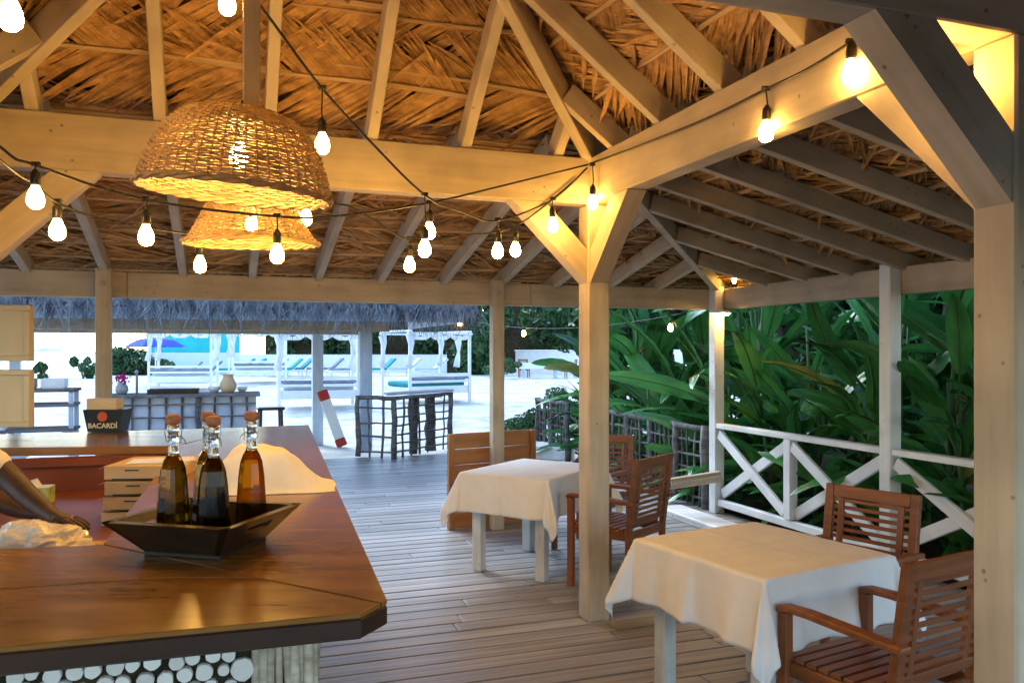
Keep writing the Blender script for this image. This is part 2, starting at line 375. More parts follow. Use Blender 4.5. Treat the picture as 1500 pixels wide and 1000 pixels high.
for v in (ex+go, -RV-ex-go):
    for a, b in ((-RU-ex-.05, -2.0), (-1.996, ex+.05)):
        bar('beam', W(v, a, zo), W(v, b, zo), .09, OT-OB, paint, pav, .006)
for v in (RING-5.68, RING-2.38):
    bl = lathe([(.0, -.006), (.022, -.006), (.022, .004), (.016, .008), (0, .008)], 12)
    obj('bolt', bl, steel, pav, Matrix.Translation(W(v, ex-.058, 2.19)) @ RZ(YAW) @ RX(R(90)))

# ---- roof: four upper planes (pyramid) and four lower planes (ring)
AP, RD, RW = 1.24, .125, .06
KL = (2.90-OT)/RING
ZU = BT-.035                                # underside of the upper rafters over the inner beam
ZI = 2.885                                  # underside of the lower rafters over the inner beam
sides = [  # start corner, along, inward, length, run
    (W(0, 0), -V, -U, RV, RU/2), (W(-RV, 0), -U, V, RU, RV/2), (W(-RV, -RU), V, U, RV, RU/2), (W(0, -RU), U, -V, RU, RV/2)]
Z = Vector((0, 0, 1))
random.seed(5)
def frond_mesh(seed):
    rng = random.Random(seed); L = 1.9; parts = []
    rib = tube([(-L/2+L*i/8, .012*math.sin(i*.9+seed), -.012) for i in range(9)], [.019-.012*i/8 for i in range(9)], 5)
    vs_, fs_ = [], []
    n = 74
    for sd in (-1, 1):
        for i in range(n):
            if rng.random() < .05: continue
            x = -L/2+.04+(L-.08)*i/n+rng.uniform(-.008, .008); t = i/n
            ln = (.34+.24*math.sin(math.pi*min(1, t*1.15+.1)))*rng.uniform(.86, 1.08)*(.82 if sd > 0 else 1)
            ang = R(rng.gauss(45-14*t, 2.6 if rng.random() < .9 else 11)); wd = rng.uniform(.012, .019)
            dr = rng.uniform(-.02, .022) if rng.random() < .93 else rng.uniform(.04, .11)
            d = Vector((math.cos(ang), sd*math.sin(ang), 0)); s = Vector((-d.y, d.x, 0)); cv = rng.uniform(-.05, .05)
            tw = rng.uniform(-.5, .5)
            base = len(vs_)
            for q, wq in ((0, .7), (.35, 1), (.72, .8), (1, .15)):
                c = Vector((x, 0, 0))+d*ln*q+s*cv*q*q+Vector((0, 0, -dr*q*q-.004))
                ss = (s*math.cos(tw*q)+Vector((0, 0, math.sin(tw*q))))*wd*wq
                vs_ += [c-ss, c+Vector((0, 0, .006*wq)), c+ss]
            for k in range(3):
                a = base+k*3; fs_ += [(a, a+3, a+4, a+1), (a+1, a+4, a+5, a+2)]
    me = mesh('frond', join(rib, (vs_, fs_)), [frondm, ribm])
    nr = len(rib[1])
    for i, p in enumerate(me.polygons): p.material_index = 1 if i < nr else 0
    return me
fronds = [frond_mesh(i) for i in range(6)]
def plane_frame(o, along, up):
    x = along.normalized(); y = (up-x*up.dot(x)).normalized(); z = x.cross(y)
    if z.z < 0: x = -x; z = x.cross(y)
    M = Matrix(((x.x, y.x, z.x, 0), (x.y, y.y, z.y, 0), (x.z, y.z, z.z, 0), (0, 0, 0, 1))); M.translation = o
    return M
def add_rows(roof, pt, along, slopedir, q0, q1, dq, srange, dz):
    """rows of palm fronds tied along a roof plane; pt(s, q) gives the plane point"""
    q = q0; r = 0
    while q < q1:
        a, b = srange(q)
        wdt = b-a
        if wdt > .25:
            n = max(1, int(math.ceil(wdt/1.35)))
            for i in range(n):
                s = a+wdt*(i+.5)/n+random.uniform(-.1, .1)
                fx = 1 if random.random() < .86 else -1
                sx = max(.45, min(1.05, (wdt/n+.35)/1.9)) if n == 1 else random.uniform(.92, 1.06)
                M = plane_frame(pt(s, q+random.uniform(-.02, .02))+Z*(dz+random.uniform(.0, .030)), along, slopedir)
                M = M @ RZ((math.pi if fx < 0 else 0)+R(random.uniform(-2.5, 2.5))) @ RX(R(random.uniform(-3.5, 0.5))) @ Matrix.Diagonal((sx, 1, 1, 1))
                obj('frond', random.choice(fronds), None, roof, M)
        q += dq; r += 1
ctr = W(-RV/2, -RU/2)
apex_z = ZU+AP
def sheet(pts, t=.05):
    n = len(pts); return [p for p in pts]+[p+Z*t for p in pts], [tuple(range(n)), tuple(range(n, 2*n))[::-1]]+[(i, (i+1) % n, (i+1) % n+n, i+n) for i in range(n)]
lift = RD+.085
for si, (o, al, inn, L, run) in enumerate(sides):
    k = AP/run
    up_pt = lambda s, q, o=o, al=al, inn=inn, k=k: o+al*s+inn*q+Z*(ZU+k*q)
    sec = math.sqrt(1+k*k)
    # underlay
    roof = obj('upper_roof', sheet([up_pt(-.05, -.06)+Z*lift*sec, up_pt(L+.05, -.06)+Z*lift*sec, up_pt(L/2, run)+Z*lift*sec]), thatchu, pav)
    # rafters
    offs = [L/2+s*d for d in ((.275, .82, 1.40) if L > 3 else (.0, .56, 1.10)) for s in (-1, 1)]
    for s in sorted(set(offs)):
        qe = min(run-.06, (s if s < L/2 else L-s)*run/(L/2)-.05)
        if qe < .12: continue
        bar('rafter', up_pt(s, -.03)+Z*RD/2*sec, up_pt(s, qe)+Z*RD/2*sec, RW, RD, paint, roof, .004)
    bar('rafter', up_pt(0, 0)+inn*.02+al*.02+Z*(RD/2+.005), ctr+Z*(apex_z+.07), .065, .15, paint, roof, .004)    # hip rafter
    add_rows(roof, up_pt, al, inn+Z*k, .16, run-.05, .29, lambda q, L=L, run=run: (q*(L/2)/run-.12, L-q*(L/2)/run+.12), (RD+.02)*sec)
    # ---- lower plane
    out = -inn
    lo_pt = lambda s, q, o=o, al=al, out=out: o+al*s+out*q+Z*(ZI-KL*q)
    q1 = RING+.42
    low = obj('lower_roof', sheet([lo_pt(0, -.02)+Z*(lift+.02), lo_pt(L, -.02)+Z*(lift+.02), lo_pt(L+q1, q1)+Z*(lift+.02), lo_pt(-q1, q1)+Z*(lift+.02)]), thatchu, pav)
    e0, e1 = lo_pt(-q1, q1), lo_pt(L+q1, q1)
    obj('eave_edge', ([e0+Z*(lift+.019), e1+Z*(lift+.019), e1-Z*.03, e0-Z*.03]+[p_+out*.06 for p_ in (e0+Z*(lift+.019), e1+Z*(lift+.019), e1-Z*.03, e0-Z*.03)], [(0, 1, 2, 3), (7, 6, 5, 4), (0, 4, 5, 1), (3, 2, 6, 7)]), thatchu, low)
    ss = sorted(set(offs)); ext = []
    sp = .555
    for j in range(1, 5): ext += [ss[0]-sp*j, ss[-1]+sp*j]
    for s in ss+ext:
        q0 = max(.068, -s+.04, s-L+.04)
        if q0 > RING-.2: continue
        bar('rafter', lo_pt(s, q0)+Z*RD/2, lo_pt(s, RING+.36)+Z*RD/2, RW, RD, paint, low, .004)
    bar('rafter', lo_pt(-.05, .05)+Z*(RD/2-.005), lo_pt(-RING-.3, RING+.3)+Z*(RD/2-.005), .065, .14, paint, low, .004)
    add_rows(low, lo_pt, al, inn*1-Z*0+Z*KL, .34, RING+.35, .29, lambda q, L=L: (-q-.05, L+q+.05), RD+.02)

# ================================================================== RAILING AND FENCES
rail = thing('white_railing', 'white cross braced timber railing along the garden side of the deck', 'railing', W(RING, RING), YAW)
RH = .92; rv = RING+.0
ru = [RING, RING-1.16, RING-2.32, RING-3.61, RING-4.9]
for i in range(len(ru)-1):
    a, b = ru[i], ru[i+1]; full = i in (0, 2)
    ia = a-(.06 if i in (0, 2) else .03); ib = b+(.03 if i in (0, 2) else .06)
    if i in (0, 2):
        bar('top_rail', W(rv, a-.058, RH-.025), W(rv, ru[i+2]+.058, RH-.025), .095, .05, white, rail)
        bar('bottom_rail', W(rv, a-.058, .115), W(rv, ru[i+2]+.058, .115), .06, .07, white, rail)
    if i in (0, 2): bar('rail_post', W(rv, b, .152), W(rv, b, RH-.052), .09, .09, white, rail, .005, U)
    lo, hi = .20, RH-.105
    bar('diagonal', W(rv-.019, ia-.02, hi), W(rv-.019, ib+.02, lo), .036, .098, white, rail)
    bar('diagonal', W(rv+.022, ia-.02, lo), W(rv+.022, ib+.02, hi), .036, .098, white, rail)
pk = tag(bar('loose_plank', G(985, 712+0, 0)*0+PD(983, 708, 7.95), PD(1056, 697, 7.9), .09, .10, polem), 'short weathered plank fixed across the corner railing post', 'plank')
st = thing('deck_step', 'low white step on the deck at the foot of the corner post', 'step', W(2.0, 2.35), YAW)
s0 = W(2.18, 2.72)
obj('tread', xf(cbox(.27, 1.5, .03, .006), Matrix.Translation(W(2.15, 2.02, .062)) @ RZ(YAW)), white, st)
obj('riser', xf(cbox(.22, 1.44, .044, .004), Matrix.Translation(W(2.15, 2.02, .0235)) @ RZ(YAW)), white, st)
# stick fence beyond the corner post
def stick_pole(p0, p1, r, seed, n=6):
    rng = random.Random(seed); p0, p1 = Vector(p0), Vector(p1); pts = []; L = (p1-p0).length
    m = max(3, int(L/.22)+2)
    for i in range(m):
        t = i/(m-1); j = Vector((rng.uniform(-1, 1), rng.uniform(-1, 1), rng.uniform(-.6, .6)))*min(.018, r*.9)*(0 if i in (0, m-1) else 1)
        pts.append(p0.lerp(p1, t)+j)
    return tube(pts, [r*rng.uniform(.82, 1.12) for _ in pts], n)
def stick_fence(th, p0, p1, h, n_up, n_rail, seed, post_every=4, r=.014):
    p0, p1 = Vector(p0), Vector(p1); rng = random.Random(seed)
    obj('top_pole', stick_pole(p0+Z*h, p1+Z*h, .034, seed, 7), stick, th, smooth=True)
    for i in range(n_rail):
        z = .10+(h-.2)*i/max(1, n_rail-1)*.92; obj('cross_stick', stick_pole(p0+Z*z, p1+Z*(z+rng.uniform(-.03, .03)), r*.9, seed+i+1), stick, th)
    for i in range(n_up+1):
        t = i/n_up; p = p0.lerp(p1, t); big = i % post_every == 0
        q = p+Vector((rng.uniform(-.03, .03), rng.uniform(-.03, .03), 0))*(0 if big else 1)
        obj('fence_post' if big else 'upright_stick', stick_pole(p+Z*.002, q+Z*(h+(.03 if big else -.01)), .045 if big else r*rng.uniform(.8, 1.3), seed*31+i), stick, th, smooth=True)
fa = W(2.62, RING+.2); fb = W(2.72, 5.6); fc = W(2.72, 6.7); fd = W(2.74, 8.0)
f1 = thing('stick_fence', 'grey rustic stick fence running from the corner post beside the broad leaves', 'fence', fa, 0)
stick_fence(f1, fa, fb, .84, 22, 5, 3, 5)
f2 = thing('stick_fence', 'short far run of grey stick fence beside the low shrub and sand', 'fence', fc, 0)
stick_fence(f2, fc, fd, .86, 10, 4, 19, 5)
# stick screen standing at the end of the deck
sa, sb = G(577, 672), G(660, 656); sc_ = sb+(sb-sa).normalized().cross(Z)*-.7; sc2 = sa+(sb-sa).normalized().cross(Z)*-.7
f3 = thing('stick_screen', 'square grey stick enclosure at the far end of the deck', 'screen', sa, 0)
stick_fence(f3, sa, sb, .93, 7, 6, 41, 7, .016); stick_fence(f3, sa, sc2, .93, 3, 4, 57, 3, .018)
tp = obj('ledge', prism([sa+Vector((-.1, -.05, 0)), sb+Vector((.06, -.05, 0)), sb+Vector((-.1, .30, 0)), sa+Vector((-.2, .30, 0))], .975, 1.01, .005), bluebrd, f3)
for i in range(2):
    p = sa.lerp(sb, .28+.3*i)+Vector((0, .28, 0)); obj('fence_post', stick_pole(p+Z*.002, p+Z*.9, .08, 77+i, 8), stick, f3, smooth=True)

# ================================================================== TABLES, CLOTHS, CHAIRS
def table(name, label, c, ang, hx, hy):
    t = thing(name, label, 'table', c, ang)
    M = PM[t.name]
    obj('table_top', xf(cbox(hx*2, hy*2, .03, .004), M @ T(0, 0, .727)), greyleg, t)
    for sx in (-1, 1):
        for sy in (-1, 1):
            p = M @ Vector((sx*(hx-.085), sy*(hy-.085), .001)); bar('leg', p, p+Z*.709, .075, .075, greyleg, t, .004, M.to_3x3() @ Vector((0, 1, 0)))
    for sy in (-1, 1): bar('apron', M @ Vector((-hx+.13, sy*(hy-.085), .66)), M @ Vector((hx-.13, sy*(hy-.085), .66)), .025, .09, greyleg, t)
    for sx in (-1, 1): bar('apron', M @ Vector((sx*(hx-.085), -hy+.13, .66)), M @ Vector((sx*(hx-.085), hy-.13, .66)), .025, .09, greyleg, t)
    return t
def tablecloth(label, c, ang, hx, hy, drop, seed, z=.7455):
    n = 96; vs_, fs_ = [], []; rng = random.Random(seed); ph = [rng.uniform(0, 6) for _ in range(8)]
    ax, ay = hx+drop, hy+drop
    hx += .004; hy += .004
    for j in range(n+1):
        for i in range(n+1):
            x = -ax+2*ax*i/n; y = -ay+2*ay*j/n; ex_ = max(0, abs(x)-hx); ey_ = max(0, abs(y)-hy); sx = 1 if x > 0 else -1; sy = 1 if y > 0 else -1
            r = math.hypot(ex_, ey_); px, py = max(-hx, min(hx, x)), max(-hy, min(hy, y)); pz = z
            soft = .007
            if r > 0:
                k = min(1, r/drop)
                if ex_ > 0 and ey_ > 0:
                    phi = math.atan2(ey_, ex_); fold = math.sin(2*phi)
                    off = .012+.022*k+.11*k*fold
                    rip = k*(.022*math.sin(phi*8+ph[3])+.010*math.sin(phi*15+ph[4]))
                    px = sx*(hx+math.cos(phi)*(off+rip)); py = sy*(hy+math.sin(phi)*(off+rip))
                else:
                    s = (y if ex_ > 0 else x); o_ = .012+.022*k+.016*k*math.sin(s*9+ph[0]+sx+2*sy)+k*(.012*math.sin(s*19+ph[1]*sx)+.005*math.sin(s*41+ph[2]*sy))
                    if ex_ > 0: px = sx*(hx+o_)
                    else: py = sy*(hy+o_)
                pz = z-(math.sqrt(r*r+soft*soft)-soft)*.985
            else:
                pz = z+.0022*noise.noise((x*6, y*6, seed))
            cr_ = .0035*(math.exp(-(x/.012)**2)+math.exp(-(y/.012)**2))     # ironed creases
            if r == 0: pz += cr_
            elif ex_ > 0 and ey_ == 0: px += sx*cr_
            elif ey_ > 0 and ex_ == 0: py += sy*cr_
            vs_.append((px, py, pz))
    for j in range(n):
        for i in range(n): a = j*(n+1)+i; fs_.append((a, a+1, a+n+2, a+n+1))
    o = obj('tablecloth', (vs_, fs_), cloth, None, Matrix.Translation(Vector(c)) @ RZ(ang), True)
    o.modifiers.new('thickness', 'SOLIDIFY').thickness = .0012; o.modifiers[0].offset = 1
    return tag(o, label, 'tablecloth')
t1c, t1a = Vector((.177, 6.36, 0)), math.atan2(-.53, .85)
t2c, t2a = Vector((1.15, 3.815, 0)), R(29.5)
table('dining_table', 'small square dining table with grey legs beside the leaning wooden panel', t1c, t1a, .36, .45)
tablecloth('white cloth over the table in front of the orange wooden panel', t1c, t1a, .365, .455, .30, 3)
table('dining_table', 'small square dining table with grey legs beside the white cross braced railing', t2c, t2a, .385, .395)
tablecloth('white cloth over the table between two teak armchairs beside the railing', t2c, t2a, .39, .40, .305, 8)

def make_chair():
    t = thing('teak_armchair', 'x', 'chair', (0, 0, 0), 0)
    def lean(z): return -.235-.065*max(0, (z-.42)/.5)
    for s in (-1, 1):
        bar('leg', (s*.245, .225, .001), (s*.245, .225, .628), .042, .045, teak, t, .004, (0, 1, 0))
        bk = join(bars((s*.235, -.235, .001), (s*.235, -.235, .43), .045, .036, .004, (0, 1, 0)), bars((s*.235, -.235, .42), (s*.235, lean(.93), .93), .045, .036, .004, (0, 1, 0)))
        obj('back_post', bk, teak, t)
        pts = [(-.30, .632), (-.1, .640), (.10, .648), (.21, .645), (.25, .634)]; vs_ = []; fs_ = []
        for y, z in pts:
            wd = .030 if y < .2 else .026
            for dx, dz in ((-wd, -.014), (wd, -.014), (wd, .014), (-wd, .014)): vs_.append((s*.25+dx, y, z+dz))
        for i in range(len(pts)-1):
            for k in range(4): fs_.append((i*4+k, i*4+(k+1) % 4, i*4+4+(k+1) % 4, i*4+4+k))
        fs_ += [(3, 2, 1, 0), tuple(len(pts)*4-4+k for k in range(4))]
        a = obj('armrest', (vs_, fs_), teak, t); b = a.modifiers.new('round', 'BEVEL'); b.width = .007; b.segments = 2
        bar('seat_rail', (s*.235, -.215, .405), (s*.235, .205, .405), .026, .06, teak, t)
        st_ = bar('back_stile', (s*.165, lean(.52)+.003, .512), (s*.165, lean(.86)+.003, .862), .03, .022, teak, t, .003, (0, 1, 0))
    bar('seat_rail', (-.22, .225, .405), (.22, .225, .405), .026, .06, teak, t)
    bar('seat_rail', (-.215, -.235, .405), (.215, -.235, .405), .026, .06, teak, t)
    for i in range(8): bar('seat_slat', (-.245, .215-.056*i, .447), (.245, .215-.056*i, .447), .044, .018, teak, t, .003)
    def cross(name, z, h, d):
        y = lean(z); y2 = lean(z+.1); up = Vector((0, y2-y, .1)).normalized(); bar(name, (-.212, y, z), (.212, y, z), d, h, teak, t, .004, up)
    cross('top_rail', .895, .066, .026); cross('bottom_rail', .50, .04, .024)
    for i in range(9): cross('back_slat', .542+.0385*i, .021, .012)
    return t
chair0 = make_chair()
def face(c, d): return Matrix.Translation(Vector(c)) @ RZ(math.atan2(d[1], d[0])-math.pi/2)
chairs = [((.745, 5.83, 0), (-.78, .62), 'teak slatted armchair seen from behind beside the inner corner post'),
          ((.68, 6.93, 0), (-.50, -.86), 'teak slatted armchair at the far side of the table behind the inner corner post'),
          ((1.655, 4.13, 0), (-.80, -.60), 'teak slatted armchair with its back to the white cross braced railing'),
          ((1.405, 3.165, 0), (-.50, .866), 'large teak slatted armchair pushed up to the cloth beside the thick outer post')]
for i, (c, d, lb) in enumerate(chairs):
    if i == 0: chair0.matrix_basis = face(c, d); o = chair0
    else: o = copy_tree(chair0, face(c, d))
    o['label'] = lb; o['group'] = 'teak armchairs at the two dining tables'
# wooden panel leaning behind the far table
pn = thing('wooden_screen', 'orange stained board panel standing behind the far dining table', 'screen', (-.58, 7.62, 0), 0)
pa, pb = Vector((-.60, 7.60, 0)), Vector((.215, 8.08, 0)); lean_ = Vector((.04, -.04, 0))
for i in range(6):
    z = .075+.148*i; bar('board', pa+Z*z, pb+Z*z, .022, .144, panelw, pn, .004)
for t_ in (.03, .97):
    p = pa.lerp(pb, t_)+(pb-pa).normalized().cross(Z)*.028; bar('frame_stile', p+Z*.002, p+Z*.885, .03, .06, panelw, pn, .004, (pb-pa).normalized())
# white plinth beyond
tag(obj('white_plinth', prism([G(780, 672), G(842, 676), G(842, 668)+Vector((0, .1, 0)), G(780, 664)], .002, .20, .01), white), 'low white plinth on the deck behind the wooden panel', 'plinth')

# ================================================================== THE BAR
CZ = 1.10
def C_(px, py): return G(px, py, CZ)
bard = (C_(529, 897)-C_(0, 947)).normalized(); barn = Vector((-bard.y, bard.x, 0))
ri = Vector((-.305, 1, 0)).normalized()
FL = C_(0, 947)-bard*.42
br = thing('bar_counter', 'bar with varnished wooden top and a front of white log ends', 'bar counter', C_(300, 900)*1-Z*CZ, 0)
pA = [FL, C_(529, 897), C_(558, 883), C_(378, 846), C_(240, 846), C_(0, 860)-bard*.5]
pB = [C_(0, 859)-bard*.5, C_(240, 845), C_(376, 845), C_(150, 797), C_(0, 800)-bard*.32]
pC = [C_(560, 882), C_(567, 877), C_(452, 622), C_(372, 625), C_(262, 652), C_(151, 796), C_(378, 845)]
def inset_poly(poly, d):
    c = sum((Vector((p.x, p.y)) for p in poly), Vector((0, 0)))/len(poly); return [Vector((p.x, p.y))+(c-Vector((p.x, p.y))).normalized()*d for p in poly]
for pp, nm in ((pA, 'top_board'), (pB, 'top_board'), (pC, 'top_board')):
    obj(nm, prism(inset_poly(pp, .0012), CZ-.012, CZ, .002), barwood, br)
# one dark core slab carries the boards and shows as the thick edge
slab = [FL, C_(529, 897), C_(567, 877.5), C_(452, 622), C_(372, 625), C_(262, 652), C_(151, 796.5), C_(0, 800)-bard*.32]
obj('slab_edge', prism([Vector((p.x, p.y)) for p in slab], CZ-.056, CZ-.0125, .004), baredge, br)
# far arm of the bar and the well
fa0 = C_(372, 625); far_in = C_(262, 652)
fl = fa0-V*3.2; fl2 = far_in-V*3.0
obj('back_counter', prism([fa0, fl+U*0, fl-U*.45, far_in+V*-.02], CZ-.05, CZ-.001, .004), barwood, br)
wq = [far_in-V*.03+U*.05, far_in-V*3.0+U*.05]
obj('back_panel', prism([wq[0], wq[1], wq[1]+U*.05, wq[0]+U*.05], .002, CZ-.052, .003), redwall, br)
bar('ledge_trim', wq[0]-U*.012-Z*.08, wq[1]-U*.012-Z*.08, .02, .05, redwall, br)
ip0, ip1 = C_(151, 797), C_(262, 652)
sidev = (ip1-ip0).normalized(); sn = Vector((sidev.y, -sidev.x, 0))
obj('side_panel', prism([ip0+sn*.05, ip1+sn*.05, ip1+sn*.10, ip0+sn*.10], .002, CZ-.058, .003), redwall, br)
WZ = .88
obj('work_top', prism([ip0+sn*.045-bard*.0, ip1+sn*.045-sidev*.1, ip1-V*2.4-sidev*.1, ip1-V*2.4-sidev*.1-U*.0-sidev*.62, ip1-V*.75-sidev*.72, ip0-V*.75+sidev*.05, ], WZ-.04, WZ, .004), redwall, br)
fp0, fp1 = C_(151, 799)+barn*-.05, C_(0, 800)-bard*.30-barn*.05
obj('front_inner_panel', prism([fp0, fp1, fp1-barn*.03, fp0-barn*.03], .002, CZ-.058, .003), redwall, br)
# front wall
wc = Vector((-.42, 1.82, 0)); wl = wc-bard*1.05
obj('front_wall', prism([wc+barn*.004-bard*.15, wl+barn*.004, wl+barn*.10, wc+barn*.10-bard*.15], .002, CZ-.058, .003), soil, br)
# outer side wall
ro = (C_(452, 622)-C_(567, 877)).normalized(); ron = Vector((-ro.y, ro.x, 0))
obj('outer_wall', prism([wc+ro*.06+ron*.09, wc+ro*4.15+ron*.09, wc+ro*4.15+ron*.14, wc+ro*.06+ron*.14], .002, CZ-.058, .003), under, br)
random.seed(21)
for i in range(9):
    x = .008+.142*(i+.5)/9; r = random.uniform(.0075, .0105); p = wc-bard*x+barn*random.uniform(-.004, .006)
    obj('upright_pole', stick_pole(p+Z*.002, p+Z*(CZ-.06), r*1.15, 200+i, 8), polem, br, smooth=True)
for i in range(40):
    p = wc+ro*(.09+.1*i)+ron*.045; obj('upright_pole', stick_pole(p+Z*.002, p+Z*(CZ-.06), random.uniform(.036, .05), 260+i, 7), polem, br, smooth=True)
# packed log ends
cen = []
for jz in range(20):
    for ix in range(27):
        cen.append([.176+.0375*(ix+.5*(jz % 2))+random.uniform(-.006, .006), CZ-.068-.0325*jz+random.uniform(-.005, .005)])
cen = [c for c in cen if c[0] < 1.03]
rad = [random.uniform(.011, .0185) for _ in cen]
for it in range(3):
    for i, a in enumerate(cen):
        rad[i] = max(.007, min(.0265, min(math.hypot(a[0]-b[0], a[1]-b[1])-rad[k] for k, b in enumerate(cen) if k != i)))
circ = [(a[0], a[1], r*.985) for a, r in zip(cen, rad)]
circ.sort(key=lambda c: -c[1]+.12*c[0])
def slice_vf(r, seed):
    rng = random.Random(seed); n = 14; rr = [1+rng.uniform(-.07, .07) for _ in range(n)]; vs_ = []; fs_ = []
    for q, y in ((1, .05), (1, -.006), (.94, -.009)):
        for k in range(n): a = 2*math.pi*k/n; vs_.append((math.cos(a)*r*q*rr[k], y, math.sin(a)*r*q*rr[k]))
    for i in range(2):
        for k in range(n): fs_.append((i*n+k, i*n+(k+1) % n, (i+1)*n+(k+1) % n, (i+1)*n+k))
    fs_.append(tuple(2*n+k for k in range(n))); return vs_, fs_
slices = [mesh('log_slice', slice_vf(1, i), logend) for i in range(8)]
barang = math.atan2(bard.y, bard.x)
rest = []
for i, (x, z, r) in enumerate(circ):
    M = Matrix.Translation(wc-bard*x+Z*z+barn*random.uniform(-.003, .002)) @ RZ(barang) @ RY(random.uniform(0, 6)) @ Matrix.Diagonal((r, 1, r, 1))
    if i < 295: obj('log_slice', slices[i % 8], None, br, M)
    else: rest.append(xf(slice_vf(1, i % 8), M))
if rest: kind(obj('log_slice', join(*rest), logend, br), 'stuff')

# ---- tray and bottles
tr = thing('wooden_tray', 'dark flared square wooden tray on the bar top holding bottles', 'tray', (-.856, 2.30, CZ), R(-14))
TM = PM[tr.name] @ RZ(R(0))
def tray_wall(i):
    a = R(90*i); M = TM @ RZ(a); rb, rt, h, th = .115, .19, .10, .016
    q = [(-rb, -rb, .012), (rb, -rb, .012), (rt, -rt, h), (-rt, -rt, h)]; inn_ = [(-rb+.0, -rb+th, .014), (rb-.0, -rb+th, .014), (rt-.006, -rt+th+.012, h), (-rt+.006, -rt+th+.012, h)]
    if i % 2 == 0:
        return xf((q+inn_, [(0, 1, 2, 3), (7, 6, 5, 4), (3, 2, 6, 7), (0, 4, 5, 1), (1, 5, 6, 2), (0, 3, 7, 4)]), M)
    # wall with a hand slot
    def lp(x, t, off): k = rb+(rt-rb)*t; return (x*k, -k+off*(th+.006*t), .012+(h-.012)*t)
    xs = (-1, -.36, .36, 1); ts = (0, .52, .74, 1); vs_ = []; fs_ = []
    for off in (0, 1):
        for t in ts:
            for x in xs: vs_.append(lp(x, t, off))
    for j in range(3):
        for i_ in range(3):
            if (i_, j) == (1, 1): continue
            a_ = j*4+i_; fs_ += [(a_, a_+1, a_+5, a_+4), (a_+20, a_+21, a_+17, a_+16)]
    for a_, b_ in ((5, 6), (6, 10), (10, 9), (9, 5)): fs_.append((b_, a_, a_+16, b_+16))
    for a_, b_ in ((0, 1), (1, 2), (2, 3), (3, 7), (7, 11), (11, 15), (15, 14), (14, 13), (13, 12), (12, 8), (8, 4), (4, 0)): fs_.append((b_, a_, a_+16, b_+16))
    return xf((vs_, fs_), M)
for i in range(4): obj('tray_wall', tray_wall(i), darkwood, tr)
obj('tray_base', xf(cbox(.232, .232, .012, .002), TM @ T(0, 0, .0065)), darkwood, tr)
def bottle(label, x, y, oilmat, rz):
    t = thing('swing_top_bottle', label, 'bottle', (x, y, CZ+.0135), rz, 'swing top bottles in the dark tray'); M = PM[t.name] @ Matrix.Diagonal((1.06, 1.06, 1.15, 1))
    body = lathe([(.026, 0), (.043, .002), (.046, .010), (.045, .03), (.036, .15), (.031, .185), (.024, .204), (.016, .216)], 10)
    obj('body', body, oilmat, t, M); obj('neck', lathe([(.0155, .2165), (.0135, .226), (.0125, .27), (.0150, .274), (.0150, .288), (.0125, .290)], 16), clear, t, M, True)
    obj('stopper', lathe([(.0125, .2905), (.0185, .294), (.0195, .300), (.0185, .310), (.012, .3145), (0, .315)], 16), cork, t, M, True)
    obj('wire_clip', xf(join(tube([(-.020, 0, .296), (-.021, 0, .27), (-.018, .004, .25), (-.017, .012, .245), (0, .020, .243), (.017, .012, .245), (.018, .004, .25), (.021, 0, .27), (.020, 0, .296)], .0013, 5), tube([(math.cos(a)*.0145, math.sin(a)*.0145, .262) for a in [i*.5236 for i in range(13)]], .0014, 5), tube([(.0165, .0, .262), (.027, .008, .252), (.03, .012, .24)], .0013, 5)), M), wirem, t)
    return t
bottle('dark green swing top bottle at the cartons end of the tray', -.945, 2.285, oil1, .2)
bottle('olive green swing top bottle hiding another bottle behind it', -.815, 2.235, oil1, .9)
bottle('green swing top bottle half hidden behind the olive one', -.885, 2.385, oil1, 2.0)
bottle('amber swing top bottle in front of the white cloth', -.765, 2.405, oil2, 3.1)

# ---- folded cloth heap
def heap():
    nx, ny = 56, 40; vs_ = []; fs_ = []
    a, b = G(285, 728, CZ), G(474, 722, CZ); c = (a+b)/2+Vector((-.05, .24, 0))
    ex1 = (b-a).normalized(); ey1 = Vector((-ex1.y, ex1.x, 0))
    for j in range(ny+1):
        for i in range(nx+1):
            x = -1+2*i/nx; y = -1+2*j/ny
            rr = (abs(x)**3.2+abs(y)**3.2)**(1/3.2)
            z = .15*(1-smooth(.30, .97, rr))*(1-.34*x)+.018*noise.noise((x*2.1, y*2.1, 3))*(1-rr*.6)+.008*noise.noise((x*6, y*6, 9))*(1-smooth(.8, 1, rr))
            wob = 1+.07*noise.noise((x*1.7, y*1.7, 4))-.16*max(0, abs(x)*abs(y)-.25)
            p = c+ex1*(x*.27*wob-.05*y)+ey1*(y*.25*wob); vs_.append((p.x, p.y, CZ+.004+max(0, z)))
    for j in range(ny):
        for i in range(nx): k = j*(nx+1)+i; fs_.append((k, k+1, k+nx+2, k+nx+1))
    o = obj('folded_cloth', (vs_, fs_), towel, None, None, True); s = o.modifiers.new('thickness', 'SOLIDIFY'); s.thickness = .003; s.offset = -1
    return tag(o, 'white cloth heaped over something on the bar behind the bottles', 'cloth')
heap()

